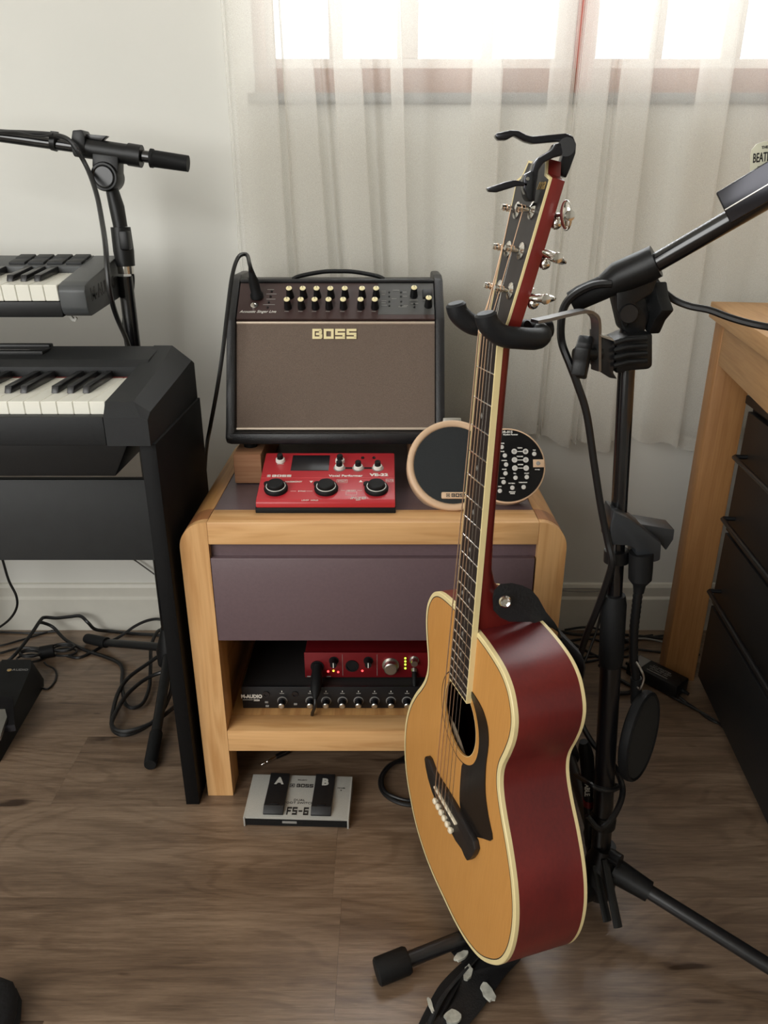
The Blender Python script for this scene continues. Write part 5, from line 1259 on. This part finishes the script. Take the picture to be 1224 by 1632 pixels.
# ---- strap (leather tab at the heel, then a wide printed band on the floor)
stp = thing('guitar_strap', 'black guitar strap with pale printed patches, hanging from the guitar to the floor', 'strap', Vector((0.05, 0.72, 0)))
SO = Vector(stp.location)
def band(path, widths, thick, nm, m, par=stp):
    vs = []; fs = []; n = len(path)
    for i in range(n):
        p, wv = path[i], widths[i]; 
        t = (path[min(i+1, n-1)]-path[max(i-1, 0)]).normalized(); nn = t.cross(wv).normalized()*thick/2
        vs += [p-wv+nn, p+wv+nn, p+wv-nn, p-wv-nn]
    for i in range(n-1):
        for k in range(4): k2 = (k+1) % 4; fs.append((4*i+k, 4*i+k2, 4*i+4+k2, 4*i+4+k))
    fs.append((0, 1, 2, 3)); fs.append(tuple(4*n-4+k for k in range(4)))
    return MB().add(vs, fs).build(nm, m, par)
# leather tab held on the heel button, curving away over the shoulder to the back
tab = [(786, 972), (785, 952), (788, 940), (797, 931), (815, 929), (832, 933), (847, 940), (858, 953), (870, 975), (884, 992), (896, 1012), (880, 1001), (862, 996), (845, 991), (828, 991), (812, 991), (797, 984)]
def tD(px): return 0.782+0.05*((px-785)/110)**1.3 if px > 785 else 0.782
fr = [P(a, b, tD(a))-SO for a, b in tab]; bk_ = [P(a, b, tD(a)+0.003)-SO for a, b in tab]
n = len(tab)
MB().add(fr+bk_, [tuple(range(n)), tuple(range(2*n-1, n-1, -1))]+[(i, (i+1) % n, n+(i+1) % n, n+i) for i in range(n)]).build('leather_end', M_leather, stp)
bp_ = P(805, 958, 0.780)-SO
sbn = MB().lathe([(0.0040, -0.022), (0.0040, 0.0), (0.0072, 0.001), (0.0075, 0.003), (0.0058, 0.0050), (0.0035, 0.0042), (0.0030, 0.0030)], bp_, (-0.1, -0.92, 0.22), 24).build('strap_button', M_chrome, gt_)
sbn.matrix_parent_inverse = Matrix.Identity(4)
bpy.context.view_layer.update()
sbn.matrix_local = gt_.matrix_world.inverted() @ Matrix.Translation(SO)
# band behind the back running down to the floor, then the wide printed band toward the camera
def G(x, y, z): return GO + GR @ Vector((x, y, z)) - SO
wv = (GR @ Vector((1, 0, 0)))*0.024
path = spline([P(893, 1006, 0.828)-SO, G(0.07, 0.112, 0.27), G(0.05, 0.113, 0.18), G(0.03, 0.115, 0.05), G(0.02, 0.116, -0.08), G(0.03, 0.112, -0.165), G(0.05, 0.07, -0.203), G(0.055, 0.02, -0.208)], 6)
band(path, [wv*0.4]+[wv]*(len(path)-1), 0.002, 'strap_band', M_strap)
pa = spline([G(0.055, 0.02, -0.208), PZ(790, 1530, 0.0135)-SO, PZ(775, 1552, 0.013)-SO, PZ(745, 1592, 0.014)-SO, PZ(715, 1632, 0.014)-SO, PZ(690, 1675, 0.012)-SO], 8)
wd = [Vector((0.030+0.012*math.sin(i/len(pa)*PI), 0.014, 0.006*math.sin(i*0.35))) for i in range(len(pa))]
band(pa, wd, 0.0022, 'strap_band', M_strap)
pb_ = spline([PZ(778, 1508, 0.020)-SO, PZ(752, 1528, 0.012)-SO, PZ(722, 1560, 0.009)-SO, PZ(697, 1602, 0.0075)-SO, PZ(672, 1650, 0.006)-SO], 8)
wd = [Vector((0.020, 0.005, 0.010)) for i in range(len(pb_))]
band(pb_, wd, 0.0022, 'strap_band', M_strap)
pc_ = spline([PZ(742, 1545, 0.018)-SO, PZ(712, 1580, 0.020)-SO, PZ(694, 1610, 0.020)-SO, PZ(678, 1650, 0.018)-SO], 8)
band(pc_, [Vector((0.004, 0.0015, 0.003))]*len(pc_), 0.003, 'piping', M_leather, stp)
rn = random.Random(5)
for (px, py, w_, h_, an, z_, nx_) in ((735, 1522, 13, 6, -0.6, 0.0265, 0), (746, 1549, 7, 14, 0.2, 0.0200, 0), (778, 1580, 9, 16, -0.6, 0.0215, 0), (722, 1620, 15, 12, 0.1, 0.0205, 0), (686, 1600, 3, 15, -0.35, 0.0225, 0)):
    pts = []
    for k in range(14):
        a = 2*PI*k/14; r_ = 0.78+0.32*rn.random(); x_ = w_*math.cos(a)*r_; y_ = h_*math.sin(a)*r_
        pts.append(PZ(px+x_*math.cos(an)-y_*math.sin(an), py+x_*math.sin(an)+y_*math.cos(an), z_)-SO)
    b_ = [p-Vector((0, 0, 0.004)) for p in pts]
    MB().add(pts+b_, [tuple(range(14)), tuple(range(27, 13, -1))]+[(i, (i+1) % 14, 14+(i+1) % 14, 14+i) for i in range(14)]).build('printed_patch', M_strapw, stp)

# ---- hanger yoke around the neck
def Y(x, y, z): return GO + GR @ Vector((x, y, z)) - G0
for sg in (-1, 1):
    pts = spline([Y(0.0, 0.052, 0.652), Y(sg*0.018, 0.046, 0.651), Y(sg*0.032, 0.032, 0.650), Y(sg*0.037, 0.010, 0.652), Y(sg*0.037, -0.010, 0.655), Y(sg*0.037, -0.026, 0.666), Y(sg*0.037, -0.031, 0.677)], 6)
    rad = [0.0112]*len(pts); rad[-1] = 0.0085; pts[-1] = pts[-2]+(pts[-2]-pts[-3]).normalized()*0.0022
    MB().sweep(pts, rad, 18).build('foam_prong', M_foam, gh)
def flatbar(pts, w, t, nm, m, sidev):
    return band(pts, [sidev*w]*len(pts), t, nm, m, gh)
a0 = Y(0.0, 0.058, 0.652)
MB().sweep([Y(0.0, 0.040, 0.652), Y(0.0, 0.066, 0.655)], [0.0118, 0.0100], 18).build('foam_collar', M_foam, gh)
barp = spline([gp_(852, 512, 0.803), gp_(872, 508, 0.808), gp_(897, 502, 0.817), gp_(925, 496, 0.83), gp_(938, 497, 0.838), gp_(947, 504, 0.842), gp_(950, 516, 0.845), gp_(950, 545, 0.848), gp_(950, 590, 0.848)], 6)
flatbar(barp, 0.0075, 0.0034, 'arm', M_armst, Vector((-0.35, 0.94, 0)))
MB().prism(gxz(((950, 530), (958, 532), (975, 545), (972, 590), (978, 600), (966, 598), (950, 588)), 0.86), -0.014-0.02, 0.010, 1, bev=0.001).build('clamp_plate', M_blk2, gh)
MB().prism(gxz(((953, 532), (974, 538), (978, 543), (957, 536)), 0.845), -0.040, -0.012, 1).build('plate_edge', M_steel, gh)
cj = MB(); cc2 = along(0)
jw = gxz(((975, 541), (998, 531), (1034, 528), (1034, 580), (1028, 585), (998, 587), (976, 592)), 0.868)
cj.prism(jw, -0.026, 0.020, 1, bev=0.003)
cj.build('clamp_jaw', M_blk, gh)
for k, yy in enumerate((541, 553, 565, 577)):
    q0, q1, q2 = gp_(978, yy+6, 0.842), gp_(1000, yy, 0.8415), gp_(1031, yy-2, 0.8415)
    MB().sweep([q0, q1, q2], 0.0030, 8).build('clamp_rib', M_blk, gh)
MB().cyl(gp_(915, 566, 0.845), gp_(958, 563, 0.850), 0.0075, seg=18).build('clamp_screw', M_blk, gh)
star2 = []
for k in range(10):
    a = 2*PI*k/10; r_ = 0.0265 if k % 2 == 0 else 0.019; star2.append((r_*math.cos(a), r_*math.sin(a)))
MB().prism(star2, 0.0, 0.016, 2, frame(gp_(916, 570, 0.843), (0.35, 0.94, 0.0), (0.05, 0, 1)), bev=0.0025).build('clamp_knob', M_blk, gh)

# ---- capo clamped on the headstock tip
cp_ = thing('capo', 'dark metal spring capo clamped on the tip of the guitar headstock', 'capo', P(880, 270, 0.815))
C0 = Vector(cp_.location)
def cpoly(pts, D, half, nm, m, bev=0.0012):
    q = [P(a, b, D)-C0 for a, b in pts]
    return MB().prism([tuple(v.xz) for v in q], D-C0.y-half, D-C0.y+half, 1, bev=bev).build(nm, m, cp_)
cpoly([(788, 218), (790, 213), (800, 211), (812, 208), (825, 209), (838, 216), (846, 218), (900, 213), (911, 218), (916, 230), (915, 245), (906, 270), (900, 284), (892, 280), (890, 262), (897, 240), (892, 226), (848, 230), (834, 226), (818, 217), (806, 224), (793, 224)], 0.812, 0.007, 'upper_arm', M_gun)
cpoly([(845, 322), (839, 318), (832, 300), (832, 286), (835, 278), (845, 273), (849, 260), (856, 252), (876, 240), (882, 230), (893, 227), (900, 236), (893, 249), (880, 252), (864, 260), (856, 272), (852, 298), (850, 320)], 0.782, 0.009, 'body', M_gun)
cpoly([(775, 300), (778, 306), (790, 307), (822, 297), (834, 297), (846, 304), (848, 294), (834, 290), (818, 287), (805, 290)], 0.780, 0.007, 'lower_arm', M_gun, 0.001)
MB().cyl(P(903, 234, 0.772)-C0, P(903, 234, 0.822)-C0, 0.0082, seg=20).build('hinge', M_blk2, cp_)
cpoly([(833, 302), (840, 276), (848, 272), (848, 296), (845, 320), (841, 322), (836, 316)], 0.786, 0.014, 'rubber_pad', M_rubber, 0.002)
MB().lathe([(0.002, 0), (0.0016, 0.001)], P(841, 285, 0.7728)-C0, (0, -1, 0), 10).build('rivet', M_steel, cp_)

# =================================================================== DESK AND CABINET
dk_ = thing('desk', 'light wooden desk with a thick square leg at the right edge', 'desk', (0.652, 1.50, 0), (0, 0, math.radians(-12)))
MB().box((-0.012, -1.15, 0.792), (0.9, 0.012, 0.822), 0.002).build('top', M_desk, dk_)
MB().box((0.0, -0.072, 0), (0.066, 0.0, 0.7915), 0.002).build('leg', M_deskz, dk_)
MB().box((0.82, -0.072, 0), (0.886, 0.0, 0.7915), 0.002).build('leg', M_deskz, dk_)
MB().box((0.002, -1.10, 0.715), (0.024, -0.0725, 0.7915), 0.001).build('apron', M_desk, dk_)
MB().box((0.0665, -0.024, 0.715), (0.82, -0.004, 0.7915), 0.001).build('apron', M_desk, dk_)
MB().box((0.82, -1.10, 0), (0.886, -1.03, 0.7915), 0.002).build('leg', M_deskz, dk_)
MB().box((0.45, -1.14, 0), (0.516, -1.07, 0.7915), 0.002).build('leg', M_deskz, dk_)
cb = thing('drawer_cabinet', 'black cabinet of drawers with bar handles under the desk', 'cabinet', (0.701, 1.412, 0), (0, 0, math.radians(-6.5)))
CH = 0.645; CL = 0.66
MB().box((0.012, -CL, 0.02), (0.45, 0.0, CH), 0.003).build('body', M_cab, cb)
MB().box((0.03, -CL+0.02, 0.0), (0.43, -0.02, 0.0195)).build('plinth', M_blk, cb)
MB().box((-0.004, -CL-0.002, CH-0.002), (0.452, 0.002, CH+0.014), 0.002).build('top', M_cab, cb)
zs = [(0.03, 0.209, 0), (0.215, 0.379, 0.262), (0.385, 0.529, 0.424), (0.535, 0.632, 0.552)]
for a, b, hz in zs:
    d = MB().box((-0.002, -CL+0.02, a), (0.0115, -0.018, b), 0.0015).build('drawer', M_cab, cb)
    if hz:
        h = MB(); zz_ = hz
        h.sweep([(-0.001, -0.055, zz_), (-0.024, -0.055, zz_), (-0.026, -0.058, zz_), (-0.026, -CL+0.063, zz_), (-0.024, -CL+0.06, zz_), (-0.001, -CL+0.06, zz_)], 0.0045, 10)
        h.build('handle', M_blk2, d)

# =================================================================== CABLES AND ADAPTER AT RIGHT
ad = thing('power_adapter', 'black power adapter brick with white label on the floor by the desk leg', 'power adapter', PZ(1045, 1088, 0), (0, 0, math.radians(-50)))
MB().box((-0.062, -0.026, 0.002), (0.062, 0.026, 0.034), 0.004).build('housing', M_blk, ad)
MB().box((-0.058, -0.021, 0.0335), (-0.030, 0.021, 0.0345)).build('sticker', M_grey, ad)
Mad = frame(Vector((0.006, 0, 0.0345)), (1, 0, 0), (0, 1, 0))
text('AC ADAPTER\nINPUT 100-240V\nOUTPUT 19V', 0.0075, M_grey, ad, Mad)
for px, py, sz in ((-0.018, -0.016, 0.004),): MB().box((px, py, 0.034), (px+0.05, py+0.002, 0.0346)).build('printed_line', M_grey, ad)
for k in (0, 1): MB().sweep([(0.061 if k == 0 else -0.061, 0, 0.014), (0.078 if k == 0 else -0.078, 0, 0.012)], [0.0055, 0.0035], 10).build('strain_relief', M_rubber, ad)
fc('adapter_cord', [(1082, 1110, .012), (1095, 1120), (1110, 1130), (1130, 1146), (1160, 1158), (1200, 1170)], 'black cord running from the adapter brick under the cabinet', r=0.0026)
fc('floor_cable', [(1010, 1080), (1040, 1092, .004), (1070, 1110, .004), (1100, 1126, .004), (1135, 1145, .004), (1160, 1165, .004)], 'black cord passing in front of the adapter brick toward the cabinet', r=0.0028)
rc = [
 ([(870, 1002), (900, 1008), (930, 1012), (960, 1010), (1000, 1012), (1060, 1018)], 0.0035),
 ([(860, 1012), (900, 1020), (930, 1035), (960, 1050), (990, 1062), (1012, 1072)], 0.0035),
 ([(870, 1055), (900, 1058), (930, 1048), (960, 1044), (1000, 1034), (1060, 1040), (1115, 1043)], 0.0028),
 ([(880, 1030), (905, 1022), (940, 1018), (980, 1026), (1020, 1018), (1065, 1012)], 0.003),
 ([(955, 1060), (975, 1075), (1000, 1090), (1020, 1098)], 0.0042),
 ([(975, 1105, .006), (1000, 1104, .006), (1020, 1100, .008)], 0.0045),
 ([(890, 1072), (915, 1058), (950, 1052), (985, 1040, .008), (1005, 1030, .008)], 0.003),
 ([(900, 1004, .01), (940, 1000, .012), (985, 1014, .012), (1010, 1030, .01), (1000, 1046), (975, 1040), (990, 1022, .01), (1040, 1012)], 0.0028)]
rl = ['black cord at the back of the tangle, along the baseboard by the nightstand',
      'black cord slanting down through the tangle to the foot of the gooseneck',
      'long black cord wavering through the tangle and past the desk leg',
      'black cord crossing the middle of the tangle and rising toward the desk leg',
      'short black cord slanting down right of the stand tube to the adapter brick',
      'short thick black cord end lying level between the stand tube and the pop filter',
      'black cord sloping up out of the guitar body edge into the tangle',
      'thin black cord making a loop beside the gooseneck on the floor']
for i, (pts, r) in enumerate(rc):
    fc('tangled_cable', pts, rl[i], r=r, group='tangled cords behind the tripod stand')
fc('white_cord', [(890, 1050), (910, 1044), (928, 1032, .01), (935, 1024, .012)], 'short pale cord curving up from the tangle beside the guitar', r=0.0028, m=M_trim)
fc('pale_cord', [(985, 1022, .01), (1000, 1018, .01), (1030, 1018, .006), (1062, 1024)], 'pale grey cord among the black cords by the desk leg', r=0.0024, m=M_grey)
cable('baseboard_wire', [P(880, 939, 1.63), P(930, 938, 1.632), P(965, 940, 1.632), P(940, 943, 1.63), P(880, 941, 1.628)], 0.0012, 'thin pale wire resting along the baseboard top right of the nightstand', m=M_grey)
fc('fallen_cord', [(968, 925, .2), (955, 990, .10), (938, 1040, .05), (915, 1085, .02), (880, 1110)], 'cord trailing from the stand tube down to the floor behind the guitar', r=0.003)
bpy.context.view_layer.update()
print('OBJS', len(bpy.data.objects), 'TRIS', sum(len(p.vertices)-2 for o in bpy.data.objects if o.type == 'MESH' for p in o.data.polygons))
